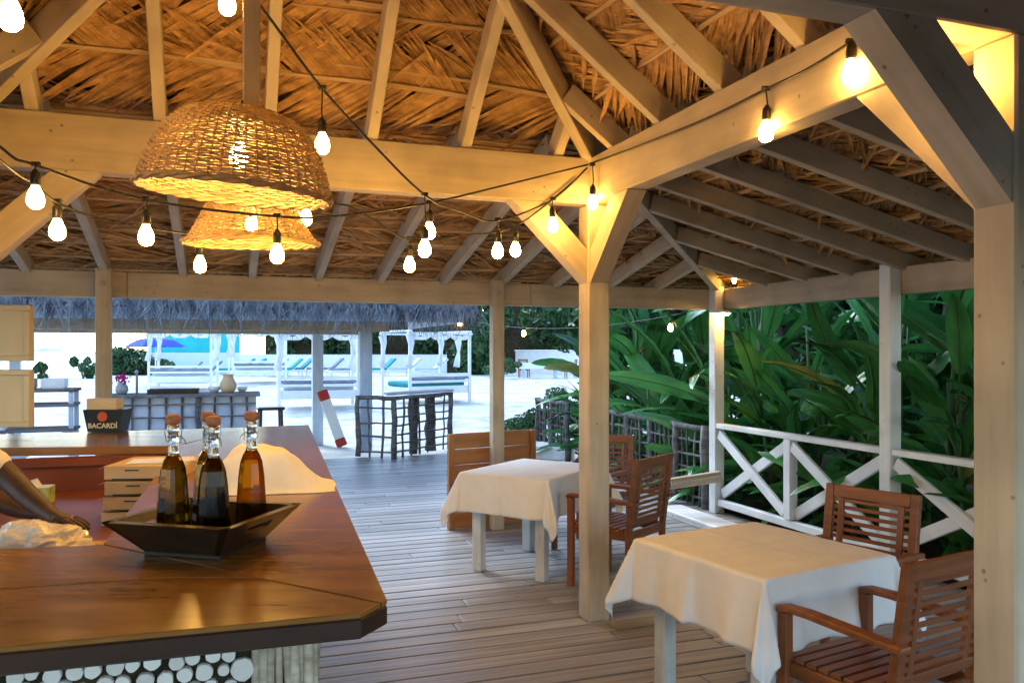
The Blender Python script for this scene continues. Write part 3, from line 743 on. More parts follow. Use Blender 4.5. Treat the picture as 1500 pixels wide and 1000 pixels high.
# ---- cartons in the bar well
cbx = G(146, 752, WZ+.06); cw = .34
cl = Vector(((146-CX)/F*3.62, 3.62, WZ)); 
for i, zz in enumerate((0, .068, .136, .204)):
    lb = ('flat cardboard carton, lowest of its stack behind the bar', 'flat cardboard carton, second from the bottom of its stack', 'flat cardboard carton, second from the top of its stack', 'flat cardboard carton, topmost of its stack, papers lying on it')[i]
    t = thing('cardboard_carton', lb, 'carton', cl+Vector((.17+.004*i, .17, zz+.001)), R(4+1.5*((i*7) % 3)), 'flat cartons stacked behind the bar'); M = PM[t.name]
    obj('carton_body', cbox(.34, .34, .060, .002), cardb, t, M @ T(0, 0, .031))
    obj('flap', ([(-.171, -.17, .058), (-.171, .05, .058), (-.205, .02, .045), (-.205, -.14, .045), (-.171, -.17, .0565), (-.171, .05, .0565), (-.205, .02, .0435), (-.205, -.14, .0435)], [(0, 1, 2, 3), (7, 6, 5, 4), (0, 3, 7, 4), (3, 2, 6, 7), (2, 1, 5, 6)]), cardb, t, M)
    obj('hand_slot', cbox(.06, .002, .006, .0005), blackc, t, M @ T(-.05, -.1706, .042))
    obj('painted_seam_shadow', cbox(.30, .002, .004, .0005), blackc, t, M @ T(.015, -.1706, .004))  # solid black strip drawn as the shade in the seam under each carton
t = thing('paper_sheets', 'white paper sheets lying on the topmost carton', 'paper', cl+Vector((.2, .14, .267)), .2); M = PM[t.name]
for i in range(3): obj('sheet', cbox(.26, .16, .0012, .0003), foodw, t, M @ T(.01*i, .01*i, .0012+.0016*i) @ RZ(.1*i))
# ---- tissue box on the work top
p = Vector(((58-CX)/F*4.15, 4.15, WZ+.0)); t = thing('tissue_box', 'small green and white tissue box in front of the red bar panel', 'box', p+Z*.001, R(12)); M = PM[t.name]
obj('carton_body', cbox(.115, .10, .085, .002), green2, t, M @ T(0, 0, .043)); obj('lid', cbox(.112, .098, .003, .0005), foodw, t, M @ T(0, 0, .0875)); obj('tissue', ([(-.03, -.01, .089), (.01, .012, .089), (-.01, 0, .13), (-.055, .01, .115)], [(0, 1, 2, 3)]), foodw, t, M)
# ---- crumpled plastic bag
def crumple(cx, cy, cz, rx, ry, rz_, seed):
    n, m = 40, 20; vs_ = []; fs_ = []
    for j in range(m+1):
        th = math.pi*j/m*.5
        for i in range(n):
            a = 2*math.pi*i/n; d = Vector((math.cos(a)*math.cos(th), math.sin(a)*math.cos(th), math.sin(th)))
            k = 1+.22*noise.noise(d*2.6+Vector((seed, 0, 0)))+.16*abs(noise.noise(d*6+Vector((0, seed, 0))))
            vs_.append((cx+d.x*rx*k, cy+d.y*ry*k, cz+max(0, d.z*rz_*k)))
    for j in range(m):
        for i in range(n): fs_.append((j*n+i, j*n+(i+1) % n, (j+1)*n+(i+1) % n, (j+1)*n+i))
    return vs_, fs_
pbD = 2.62; pbx = (52-CX)/F*pbD
tag(obj('plastic_bag', crumple(pbx, pbD, 1.002, .17, .12, .095, 3), plastic), 'crumpled clear plastic bag on the tray inside the bar', 'bag')
t = thing('prep_tray', 'shallow steel tray standing inside the bar under the plastic bag', 'tray', (pbx, pbD, WZ), R(17)); M = PM[t.name]
obj('tray_stand', cbox(.46, .30, .10, .006), darkwood, t, M @ T(-.05, 0, .0515)); obj('tray_pan', cbox(.52, .34, .016, .004), steel, t, M @ T(-.05, 0, .1105))
t2 = thing('bread_boards', 'two orange wooden boards beside the plastic bag', 'board', (pbx+.20, pbD+.03, WZ+.12), R(10)); M = PM[t2.name]
obj('board', cbox(.22, .10, .014, .003), panelw, t2, M @ T(0, 0, .008)); obj('board', cbox(.24, .09, .014, .003), cardb, t2, M @ T(.02, .01, .0235) @ RZ(.12))
# ---- napkin caddy on the back counter
q = G(150, 633, CZ); t = thing('napkin_caddy', 'black napkin caddy with orange bat roundel and white lettering', 'caddy', q+Vector((0, .08, 0)), R(2)); M = PM[t.name]
wd = .265
obj('caddy_box', ([(-.105, -.075, .001), (.105, -.075, .001), (wd/2, -.085, .155), (-wd/2, -.085, .155), (-.105, .075, .001), (.105, .075, .001), (wd/2, .085, .155), (-wd/2, .085, .155)], [(0, 1, 2, 3), (5, 4, 7, 6), (1, 5, 6, 2), (4, 0, 3, 7), (3, 2, 6, 7), (4, 5, 1, 0)]), blackc, t, M)
obj('napkins', cbox(.20, .12, .075, .003), paper, t, M @ T(-.02, 0, .19))
fy = lambda z: -.0765-.01*z/.155
obj('roundel', xf(lathe([(0, -.001), (.033, -.001), (.033, .001), (0, .001)], 24), T(0, fy(.11)-.004, .108) @ RX(R(90-3.7))), orange, t, M)
cu = bpy.data.curves.new('lettering', 'FONT'); cu.body = 'BACARDÍ'; cu.size = .047; cu.align_x = 'CENTER'; cu.extrude = .0006; cu.offset = .0012
tmp = bpy.data.objects.new('tmp', cu); col.objects.link(tmp); dg = bpy.context.evaluated_depsgraph_get(); me = bpy.data.meshes.new_from_object(tmp.evaluated_get(dg)); bpy.data.objects.remove(tmp)
me.materials.clear(); me.materials.append(letterw)
obj('lettering', me, None, t, M @ T(0, fy(.05)-.003, .030) @ RX(R(90+3.7)))
# ---- cream framed panels above the back counter
q = G(0, 640, CZ); D = 5.3
t = thing('cream_cabinet', 'two cream framed door panels one above the other at the back of the bar', 'cabinet', Vector(((-20-CX)/F*D, D, CZ)), R(3)); M = PM[t.name]
def px_at(px): return (px-CX)/F*D
x1 = px_at(46); x0 = px_at(-70); off = PM[t.name].inverted() @ Vector((x0, D, CZ)); off1 = PM[t.name].inverted() @ Vector((x1, D, CZ))
for a, b in ((447, 529), (541, 625)):
    zt = CAMZ+(HY-a)/F*D-CZ; zb = CAMZ+(HY-b)/F*D-CZ
    o = obj('door_panel', cbox(off1.x-off.x, .05, zt-zb, .004), cream, t, M @ T((off.x+off1.x)/2, 0, (zt+zb)/2))
    wfx = off1.x-off.x; hz = zt-zb
    for k, (cx_, cz_, lx, lz) in enumerate(((0, hz/2-.018, wfx, .036), (0, -hz/2+.018, wfx, .036), (wfx/2-.018, 0, .036, hz-.076), (-wfx/2+.018, 0, .036, hz-.076))):
        obj('door_frame', cbox(lx, .018, lz, .004), cream, o, M @ T((off.x+off1.x)/2+cx_, -.0345, (zt+zb)/2+cz_))
zt = CAMZ+(HY-447)/F*D-CZ
obj('cabinet_post', cbox(.06, .05, zt, .004), cream, t, M @ T(off.x-.035, 0, zt/2+.001))
obj('cabinet_post', cbox(.03, .02, zt-.02, .004), cream, t, M @ T(off.x+.12, .04, zt/2+.001))

# ================================================================== LAMPS
def wicker_shade(prof, nrib, rows, r_st, seed):
    """woven basket: upright canes with strands passing over and under them"""
    rng = random.Random(seed)
    ln = [0]
    for a, b in zip(prof, prof[1:]): ln.append(ln[-1]+math.hypot(b[0]-a[0], b[1]-a[1]))
    def at(t):
        d = t*ln[-1]
        for i in range(len(prof)-1):
            if d <= ln[i+1] or i == len(prof)-2:
                k = (d-ln[i])/max(1e-6, ln[i+1]-ln[i]); return prof[i][0]+(prof[i+1][0]-prof[i][0])*k, prof[i][1]+(prof[i+1][1]-prof[i][1])*k
    canes = []
    for k in range(nrib):
        a = 2*math.pi*k/nrib; canes.append(tube([(at(i/14)[0]*math.cos(a), at(i/14)[0]*math.sin(a), at(i/14)[1]) for i in range(15)], .0032, 4))
    vs_, fs_ = [], []
    n = nrib*2
    for j in range(rows):
        t = (j+.7)/(rows+.4); r, z = at(t); base = len(vs_)
        rr = r_st*rng.uniform(.8, 1.15)
        for i in range(n):
            a = 2*math.pi*i/n; off = (.0048 if ((i//2+j) % 2 == 0) else -.0048) if i % 2 == 0 else 0
            q = r+off+rng.uniform(-.0012, .0012); zz = z+rng.uniform(-.0016, .0016)
            for dr, dz in ((-rr*.7, -rr), (rr*.7, -rr), (rr*.7, rr), (-rr*.7, rr)): vs_.append(((q+dr)*math.cos(a), (q+dr)*math.sin(a), zz+dz))
        for i in range(n):
            i2 = (i+1) % n
            for k in range(4): fs_.append((base+i*4+k, base+i*4+(k+1) % 4, base+i2*4+(k+1) % 4, base+i2*4+k))
    rimr, rimz = prof[-1]
    rim = []
    for ph in (0, math.pi):
        rim.append(tube([((rimr+.006*math.cos(i*.9+ph))*math.cos(2*math.pi*i/90), (rimr+.006*math.cos(i*.9+ph))*math.sin(2*math.pi*i/90), rimz+.006*math.sin(i*.9+ph)) for i in range(91)], .0075, 5, False))
    return join(*canes), (vs_, fs_), join(*rim)
def bulb_vf(s=1):
    return lathe([(.011*s, .05*s), (.016*s, .035*s), (.027*s, .012*s), (.0315*s, -.010*s), (.028*s, -.030*s), (.016*s, -.042*s), (0, -.046*s)], 10)
def pendant(label, D, pxc, py_rim, py_top, dia, dome, tilt, pole, tx):
    zr = CAMZ+(HY-py_rim)/F*D; zt = CAMZ+(HY-py_top)/F*(D); h = zt-zr; c = Vector(((pxc-CX)/F*D, D, zr)); Rr = dia/2
    t = thing('wicker_pendant', label, 'pendant lamp', c, 0, 'wicker pendant lamps over the bar'); M = PM[t.name] @ RY(R(tilt)) @ RX(R(tx))
    if dome: prof = [(.06*Rr, h), (.25*Rr, h*.99), (.44*Rr, h*.955), (.60*Rr, h*.88), (.745*Rr, h*.73), (.86*Rr, h*.50), (.945*Rr, h*.24), (Rr, 0)]
    else: prof = [(.10*Rr, h), (.40*Rr, h*.995), (.56*Rr, h*.93), (.68*Rr, h*.75), (.78*Rr, h*.45), (.90*Rr, h*.14), (Rr, 0)]
    canes, weave, rim = wicker_shade(prof, 54, 52 if dome else 42, .0031, 3)
    sh = obj('shade', weave, wicker, t, M); obj('cane_ribs', canes, wicker, sh, M); obj('rim', rim, wicker, sh, M)
    obj('bulb', xf(bulb_vf(1.0), T(0, 0, h*.46)), lampm, t, M, True)
    obj('bulb_holder', lathe([(.0, h*.46+.10), (.02, h*.46+.10), (.022, h*.46+.062), (.016, h*.46+.058), (0, h*.46+.058)], 12), socketm, t, M)
    obj('cable', tube([(0, 0, h*.46+.10), (0, 0, h+.03)], .004, 6), cord, t, M)
    zr0 = c.z+h
    if pole: bar('hanging_post', Vector((c.x+pole, c.y+.02, zr0-.005)), Vector((c.x+pole, c.y+.02, 3.44)), .055, .055, paint, t, .004, U)
    else: obj('cable', tube([(c.x, c.y, zr0), (c.x, c.y, 3.02)], .004, 6), cord, t)
    return t
pendant('large domed wicker lampshade on a wooden post over the bar', 2.72, 346, 282, 162, .615, True, 4.5, .045, 2.2)
pendant('flared wicker lampshade hanging beyond the domed one', 4.0, 369, 356, 290, .635, False, 0, 0, 2.5)

gs = 'strings of warm bulbs under the pavilion roof'
sock = mesh('socket', lathe([(.0, .085), (.008, .085), (.010, .078), (.017, .070), (.0185, .052), (.0185, .030), (.016, .022), (0, .022)], 12), socketm, True)
bulb_me = mesh('bulb', bulb_vf(), bulbm, True)
def string(label, pts, bulbs, r=.0055):
    """pts: world points of the cord; bulbs: (attachment point, drop)"""
    t = thing('string_light', label, 'string lights', pts[0], 0, gs)
    obj('cord', tube(pts, r, 6), cord, t, None, True)
    for p, d in bulbs:
        p = Vector(p); e = p-Z*d; k = random.uniform(-.01, .01)
        so_ = obj('socket', sock, None, t, Matrix.Translation(e) @ RX(k*5) @ RY(k*7)); 
        obj('drop_wire', join(tube([p, p.lerp(e, .5)+Vector((k, -k, 0)), e+Z*.08], .0035, 5), tube([p-Vector((.016, 0, -.004)), p+Vector((.016, 0, .004))], .0095, 6)), cord, t)
        obj('bulb', bulb_me, None, so_, Matrix.Translation(e-Z*.02))
def bez(pts, n=10):
    pts = [Vector(p) for p in pts]; out = []
    for i in range(len(pts)-1):
        p0, p1, p2, p3 = pts[max(i-1, 0)], pts[i], pts[i+1], pts[min(i+2, len(pts)-1)]
        for k in range(n):
            t = k/n; out.append(.5*((2*p1)+(p2-p0)*t+(2*p0-5*p1+4*p2-p3)*t*t+(3*p1-p0-3*p2+p3)*t**3))
    return out+[pts[-1]]
def dropto(px, py, D, pyb): return PD(px, py, D), (pyb-py)/F*D-.028
A = [W(-RV+.07, -1.40, 2.70), PD(0, 215, 3.0), PD(55, 243, 3.08), PD(215, 293, 3.36), PD(405, 317, 3.62), PD(500, 316, 3.88), PD(630, 297, 4.2), PD(745, 270, 4.55), PD(862, 241, 4.93)]
string('cord of warm bulbs sagging in front of the wicker shades to the inner corner post', bez(A), [dropto(52, 242, 3.08, 292), dropto(214, 293, 3.36, 347), dropto(406, 317, 3.62, 374), dropto(629, 297, 4.2, 340)])
pb_ = [PD(864, 240, 4.92)]
def onbeam(px, py):      # the cord runs along the inner face of the side beam
    q = (px-CX)/F; b = MP-V*.085; t_ = (q*b.y-b.x)/(-U.x+q*U.y); p = b-U*t_; return Vector((p.x, p.y, CAMZ+(HY-py)/F*p.y))
B2 = [PD(864, 240, 4.93)]+[onbeam(*q) for q in ((930, 216), (1030, 176), (1122, 131), (1180, 103), (1246, 62), (1278, 40))]
b18, b19 = onbeam(1122, 131), onbeam(1246, 62)
string('cord of warm bulbs fixed along the cream side beam', bez(B2), [(b18, b18.z-(CAMZ+(HY-192)/F*b18.y)-.02), (b19, b19.z-(CAMZ+(HY-105)/F*b19.y)-.02)])
Bc = [PD(300, -75, 2.9), PD(374, 0, 3.05), PD(468, 125, 3.35), PD(545, 210, 3.65), PD(625, 288, 4.0), PD(680, 312, 4.3), PD(728, 323, 4.5), PD(808, 293, 4.75), PD(860, 246, 4.93)]
string('cord of warm bulbs dropping steeply from the roof top to the inner corner post', bez(Bc), [dropto(472, 130, 3.36, 213), dropto(622, 286, 4.0, 366), dropto(729, 322, 4.5, 369), dropto(810, 292, 4.76, 331), (PD(868, 242, 4.86), .20), dropto(333, -42, 2.97, 8)])
Cc = [W(-RV+.07, -1.9, 2.62), PD(0, 235, 2.95), PD(48, 268, 3.15), PD(88, 299, 3.3), PD(160, 323, 3.6), PD(292, 344, 4.15), PD(370, 342, 4.22), PD(488, 300, 4.3), PD(545, 320, 4.4), PD(598, 350, 4.55), PD(680, 345, 4.7), PD(757, 330, 4.82), PD(845, 262, 4.96)]
string('cord of warm bulbs looping low along the far beam', bez(Cc), [dropto(84, 296, 3.3, 339), dropto(293, 344, 4.15, 389), dropto(600, 350, 4.55, 389), dropto(755, 330, 4.82, 367)])
Dd = [W(-RV+.07, -1.2, 2.8), PD(-60, -90, 2.2), PD(15, -60, 2.12), PD(120, -95, 2.2), W(-1.2, -RU+.07, 2.75)]
string('cord with one big warm bulb close under the near left rafters', bez(Dd), [dropto(15, -60, 2.12, 25)])
Ee = [PD(445, 215, 4.05), PD(448, 268, 4.05)]
string('single warm bulb hanging between the two wicker shades', Ee+[PD(448, 282, 4.05)], [(PD(448, 282, 4.05), .10)])
Ff = [W(-.30, -RU+.09, 2.60), W(-.16, -RU+.09, 2.58), W(-.10, -RU+.085, 2.60)]
string('cord of warm bulbs under the beam at the thick near post', Ff, [(W(-.17, -RU+.09, 2.58), .10)])
Gg = sag(W(RING+.3, RING+.9, 2.12), W(1.4, 9.4, 2.35), .25, 16)
string('cord of small warm bulbs outside over the stick fence', Gg, [(W(RING+.14, RING+.72, 2.07)*0+Gg[1], .12), (Gg[9], .06), (Gg[14], .06)])
# porch lamp at the corner post
t = thing('porch_lamp', 'round white ceiling lamp glowing at the corner post', 'lamp', W(RING-.03, RING-.09, 2.0), 0)
cp = W(RING-.02, RING-.10, 2.045)
obj('lamp_base', xf(lathe([(0, .02), (.11, .02), (.115, .0), (.105, -.006), (0, -.006)], 24), Matrix.Translation(cp)), white, t, None, True)
obj('lamp_disc', xf(lathe([(0, -.006), (.095, -.007), (.085, -.022), (.04, -.030), (0, -.032)], 24), Matrix.Translation(cp)), MT['lit_bulb'], t, None, True)
up = W(RING+.25, RING+.25, 2.34)
t = thing('eave_lamp', 'small warm lamp tucked under the thatch at the outer corner', 'lamp', W(RING-.25, RING-.25, OT), 0)
obj('lamp_body', xf(lathe([(0, .0), (.03, .0), (.035, .03), (.03, .04), (0, .04)], 14), Matrix.Translation(W(RING+go, RING-.16, OT+.001))), socketm, t)
obj('lamp_bulb', xf(bulb_vf(.8), Matrix.Translation(W(RING+go, RING-.16, OT+.085)) @ RX(math.pi)), MT['lit_bulb'], t, None, True)

# ================================================================== PERSON BEHIND THE BAR (mostly outside the frame)
def skinned(name, chain, mat, parent, root=0, sub=2):
    vs_, es, rs = chain
    me = bpy.data.meshes.new(name); me.from_pydata([tuple(v) for v in vs_], es, []); me.materials.append(mat)
    o = link(bpy.data.objects.new(name, me), parent); m = o.modifiers.new('skin', 'SKIN'); m.use_smooth_shade = True
    if not me.skin_vertices: me.attributes.new('x', 'FLOAT', 'POINT')
    sv = me.skin_vertices[0].data if me.skin_vertices else None
    if sv is None:
        bpy.context.view_layer.objects.active = o; sv = me.skin_vertices[0].data
    for i, r in enumerate(rs):
        sv[i].radius = r if isinstance(r, tuple) else (r, r); sv[i].use_root = (i == root)
    s = o.modifiers.new('sub', 'SUBSURF'); s.levels = s.render_levels = sub
    return o
B0 = Vector((-2.38, 3.02, 0))
def bp(x, y, z): return B0+Vector((x, y, z))
joints = [(bp(0, 0, .95), (.15, .12)), (bp(.02, -.01, 1.15), (.13, .10)), (bp(.06, -.02, 1.36), (.15, .10)), (bp(.09, -.02, 1.47), (.06, .06)), (bp(.12, -.03, 1.55), (.055, .055)), (bp(.155, -.04, 1.64), (.082, .095)), (bp(.16, -.04, 1.74), (.07, .085)),
    (bp(.10, -.20, 1.40), .052), (PD(-55, 640, 2.86), .050), (PD(4, 690, 2.85), .047), (PD(42, 728, 2.80), .040), (PD(72, 752, 2.76), .029), (PD(92, 761, 2.745), (.036, .018)),
    (bp(.06, .18, 1.40), .052), (bp(.16, .26, 1.16), .044), (bp(.40, .20, 1.04), .036), (bp(.52, .16, 1.02), .026), (bp(.60, .14, 1.02), (.036, .018)),
    (bp(0, -.10, .88), .085), (bp(.02, -.11, .50), .06), (bp(-.01, -.11, .08), .042), (bp(.14, -.11, .04), (.04, .035)),
    (bp(0, .10, .88), .085), (bp(.0, .11, .50), .06), (bp(-.03, .11, .08), .042), (bp(.12, .11, .04), (.04, .035))]
ed = [(0, 1), (1, 2), (2, 3), (3, 4), (4, 5), (5, 6), (2, 7), (7, 8), (8, 9), (9, 10), (10, 11), (11, 12), (2, 13), (13, 14), (14, 15), (15, 16), (16, 17), (0, 18), (18, 19), (19, 20), (20, 21), (0, 22), (22, 23), (23, 24), (24, 25)]
vs_ = [j[0] for j in joints]; rs = [j[1] for j in joints]
def finger(root, base, d, lens, r, drop):
    prev = root; p = Vector(base); d = Vector(d).normalized(); n0 = len(vs_); vs_.append(p.copy()); rs.append(r); ed.append((prev, n0)); prev = n0
    for k, L in enumerate(lens):
        d = (d+Vector((0, 0, -drop))).normalized(); p = p+d*L; vs_.append(p.copy()); rs.append(r*(.92-.12*k)); ed.append((prev, len(vs_)-1)); prev = len(vs_)-1
for root, hp in ((12, joints[12][0]), (17, joints[17][0])):
    for k, (o_, L) in enumerate(((-.030, .026), (-.010, .031), (.010, .029), (.029, .023))):
        finger(root, hp+Vector((.028, o_, 0)), (1, o_*4, -.05), (L, L*.75, L*.6), .0088, .32)
    finger(root, hp+Vector((-.012, -.038, -.006)), (.6, -.7, -.15), (.034, .028), .0098, .2)
person = skinned('person', (vs_, ed, rs), skin, None)
tag(person, 'person in a cream short sleeved shirt reaching into the bar', 'person')
def sub_chain(idx, edges, grow):
    mp_ = {a: i for i, a in enumerate(idx)}
    return [vs_[a] for a in idx], [(mp_[a], mp_[b]) for a, b in edges], [tuple(x+grow for x in (rs[a] if isinstance(rs[a], tuple) else (rs[a], rs[a]))) for a in idx]
ch = sub_chain([0, 1, 2, 3, 7, 8, 13, 14], [(0, 1), (1, 2), (2, 3), (2, 7), (7, 8), (2, 13), (13, 14)], .022)
ch[0][5] = PD(17, 694, 2.845); ch[2][5] = (.078, .078)
skinned('shirt', ch, shirt, person)
skinned('trousers', sub_chain([0, 18, 19, 20, 22, 23, 24], [(0, 18), (18, 19), (19, 20), (0, 22), (22, 23), (23, 24)], .02), trousers, person)
hd = vs_[5].lerp(vs_[6], .5)
def cap():
    v, f = lathe([(.098, -.03), (.108, .02), (.10, .07), (.07, .105), (.03, .118), (0, .12)], 20); return [Vector((p[0]-.02, p[1], p[2])) for p in v], f
obj('hair', xf(cap(), Matrix.Translation(hd+Vector((0, 0, .035))) @ RY(R(-14))), hairm, person, None, True)
def ball(c, rx, ry, rz_, n=14): return xf(lathe([(math.sin(math.pi*i/8), -math.cos(math.pi*i/8)) for i in range(9)], n), Matrix.Translation(c) @ Matrix.Diagonal((rx, ry, rz_, 1)))
for s in (-1, 1): obj('eye', ball(hd+Vector((.088, s*.034, -.012)), .010, .015, .011), foodw, person, None, True)
obj('nose', ball(hd+Vector((.105, 0, -.035)), .016, .014, .024), skin, person, None, True)
obj('mouth', ball(hd+Vector((.088, 0, -.074)), .010, .026, .008), redwall, person, None, True)
for s in (-1, 1): obj('ear', ball(hd+Vector((-.005, s*.098, -.02)), .018, .010, .030), skin, person, None, True)
for p_ in (21, 25):
    q = vs_[p_]; obj('shoe', xf(cbox(.27, .095, .08, .03), Matrix.Translation(Vector((q.x-.06, q.y, .041)))), blackc, person)

# ================================================================== BEACH BAR HUT
random.seed(31)
hut = thing('beach_bar_hut', 'beach hut with shaggy grey thatch fringe and square white posts', 'hut', G(535, 662), YAW)
HE = Vector((-.55, 12.75, 0)); hd1, hd2 = -V, U           # eave runs along -V from its right end, hut depth along U
HL, HW = 9.6, 4.4; ez = 2.21
def H(a, b, z=0.0): return HE+hd1*a+hd2*b+Z*z
obj('roof', ([H(-.0, 0, ez+.16), H(HL, 0, ez+.16), H(HL, HW, ez+.16), H(0, HW, ez+.16), H(HW/2, HW/2, ez+1.7), H(HL-HW/2, HW/2, ez+1.7), H(.05, .05, ez+.06), H(HL-.05, .05, ez+.06), H(HL-.05, HW-.05, ez+.06), H(.05, HW-.05, ez+.06)],
    [(0, 4, 5, 1), (1, 5, 2), (2, 5, 4, 3), (3, 4, 0), (6, 7, 8, 9), (0, 1, 7, 6), (1, 2, 8, 7), (2, 3, 9, 8), (3, 0, 6, 9)]), greythatch, hut)
bar('fascia', H(.25, .16, ez-.02), H(HL, .16, ez-.02), .03, .17, bluebrd, hut); bar('fascia', H(.16, .25, ez-.02), H(.16, HW-.2, ez-.02), .03, .17, bluebrd, hut)
def strands(p0, p1, n, l0, l1, out):
    vs2, fs2 = [], []; d = (p1-p0)
    for i in range(n):
        c = p0+d*random.random()+out*random.uniform(-.03, .10); L = random.uniform(l0, l1)*(1.75 if random.random() < .2 else 1); wv = random.uniform(.004, .010)
        sd_ = d.normalized()*random.gauss(0, .45)+out*random.uniform(-.35, .25); dn = (Vector((0, 0, -1))+sd_).normalized(); s = dn.cross(out).normalized(); s = (s+out*random.uniform(-.8, .8)).normalized()*wv; b = len(vs2); z0 = Z*random.uniform(-.03, .10)
        cv = d.normalized()*random.uniform(-.05, .05)
        for q, wq in ((0, 1), (.5, .8), (1, .1)): p = c+z0+dn*L*q+cv*q*q; vs2 += [p-s*wq, p+s*wq]
        fs2 += [(b, b+1, b+3, b+2), (b+2, b+3, b+5, b+4)]
    return vs2, fs2
kind(obj('thatch_fringe', join(strands(H(0, 0, ez+.06), H(HL, 0, ez+.06), 1700, .10, .34, -U), strands(H(0, 0, ez+.06), H(0, HW, ez+.06), 700, .10, .34, V), strands(H(0, HW, ez+.06), H(HL, HW, ez+.06), 900, .14, .3, U)), greythatch, hut), 'stuff')
bz = ez-.16
bar('beam', H(1.2, .9, bz), H(HL-.3, .9, bz), .10, .16, paint, hut); bar('beam', H(1.2, HW-.9, bz), H(HL-.3, HW-.9, bz), .10, .16, paint, hut)
P2 = G(535, 662); P1 = G(465, 642); P1.z = sandz(P1.x, P1.y)
for p, s in ((P2, .20), (P1, .20), (H(HL-2.6, .9), .15), (H(HL-.6, .9), .15), (H(HL-2.6, HW-.9), .15), (H(HL-.6, HW-.9), .15)):
    bar('post', Vector((p.x, p.y, min(p.z, -.1) if p is not P2 else .001)), Vector((p.x, p.y, bz-.002 if p not in (P1, P2) else ez+.1)), s, s, bluebrd, hut, .008, U)
# its counter
hc0, hc1 = Vector((-5.12, 10.40, 0)), Vector((-3.42, 10.95, 0)); hcd = (hc1-hc0).normalized(); hcn = Vector((-hcd.y, hcd.x, 0))
hct = thing('beach_bar_counter', 'blue white counter faced with a grid of dark sticks under the hut', 'counter', hc0, math.atan2(hcd.y, hcd.x))
obj('counter_top', prism([hc0-hcn*.12-hcd*.1, hc1-hcn*.12+hcd*.05, hc1+hcn*.5+hcd*.05, hc0+hcn*.5-hcd*.1], 1.06, 1.10, .005), stick, hct)
obj('front_board', prism([hc0, hc1, hc1+hcn*.06, hc0+hcn*.06], .002, 1.058, .004), bluebrd, hct); obj('end_board', prism([hc1-hcd*.06+hcn*.064, hc1+hcn*.064, hc1+hcn*.45, hc1-hcd*.06+hcn*.45], .002, 1.058, .004), bluebrd, hct)
for i in range(9):
    p = hc0.lerp(hc1, (i+.4)/9)-hcn*.022; obj('upright_stick', stick_pole(p+Z*.01, p+Z*1.055, .016 if i != 5 else .04, 400+i), stick, hct)
for i in range(6): obj('cross_stick', stick_pole(hc0-hcn*.045+Z*(.14+.165*i), hc1-hcn*.045+Z*(.14+.165*i), .012, 420+i), stick, hct)
# things on that counter
def on_counter(t_, d=.2): return hc0.lerp(hc1, t_)+hcn*d+Z*1.1005
t = thing('glassware_tray', 'long dark wooden tray on the beach hut counter', 'tray', on_counter(.42), math.atan2(hcd.y, hcd.x)); M = PM[t.name]
obj('tray_base', cbox(.62, .26, .02, .004), darkwood, t, M @ T(0, 0, .011)); obj('tray_side', cbox(.62, .02, .06, .004), darkwood, t, M @ T(0, -.14, .031)); obj('tray_side', cbox(.62, .02, .06, .004), darkwood, t, M @ T(0, .14, .031))
for i, (tt, mt_, lb) in enumerate(((.80, cardb, 'tan ceramic jug on the beach hut counter'), (.70, foodw, 'white bowl stacked on the beach hut counter'), (.90, foodw, 'white cup at the end of the beach hut counter'))):
    s = (1.3, .8, .7)[i]; o = obj('jug' if i == 0 else ('bowl' if i == 1 else 'cup'), xf(lathe([(.05*s, 0), (.075*s, .03*s), (.085*s, .08*s), (.06*s, .14*s), (.045*s, .17*s), (.06*s, .19*s), (.05*s, .188*s), (.035*s, .16*s)] if i == 0 else [(.05*s, 0), (.09*s, .05*s), (.11*s, .10*s), (.10*s, .10*s), (.05*s, .02*s)], 18), Matrix.Translation(on_counter(tt, .15+.1*i))), mt_, None, None, True)
    tag(o, lb, ('jug', 'bowl', 'cup')[i])
t = thing('flower_vase', 'magenta flowers in a grey vase on the beach hut counter', 'flower vase', on_counter(.07), 0); M = PM[t.name]
obj('vase', lathe([(.05, 0), (.08, .04), (.075, .10), (.05, .13), (.06, .15), (.05, .148)], 16), steel, t, M, True)
fl_ = []
for i in range(70):
    d = Vector((random.gauss(0, 1), random.gauss(0, 1), random.gauss(.4, .8))).normalized()*random.uniform(.04, .12); c = Vector((0, 0, .19))+d; s = d.orthogonal().normalized()*.022; s2 = d.cross(s).normalized()*.022; fl_.append(([c-s, c-s2, c+s, c+s2], [(0, 1, 2, 3)]))
kind(obj('petals', join(*fl_), magenta, t, M), 'stuff')
t = thing('bar_tap', 'dark beer tap standing on the beach hut counter', 'tap', on_counter(.17), 0); M = PM[t.name]
obj('tap_column', tube([(0, 0, 0), (0, 0, .26), (.02, -.04, .30), (.03, -.10, .28)], .016, 8), steel, t, M, True); obj('tap_handle', tube([(.02, -.03, .30), (.02, -.03, .40)], .012, 8), blackc, t, M)
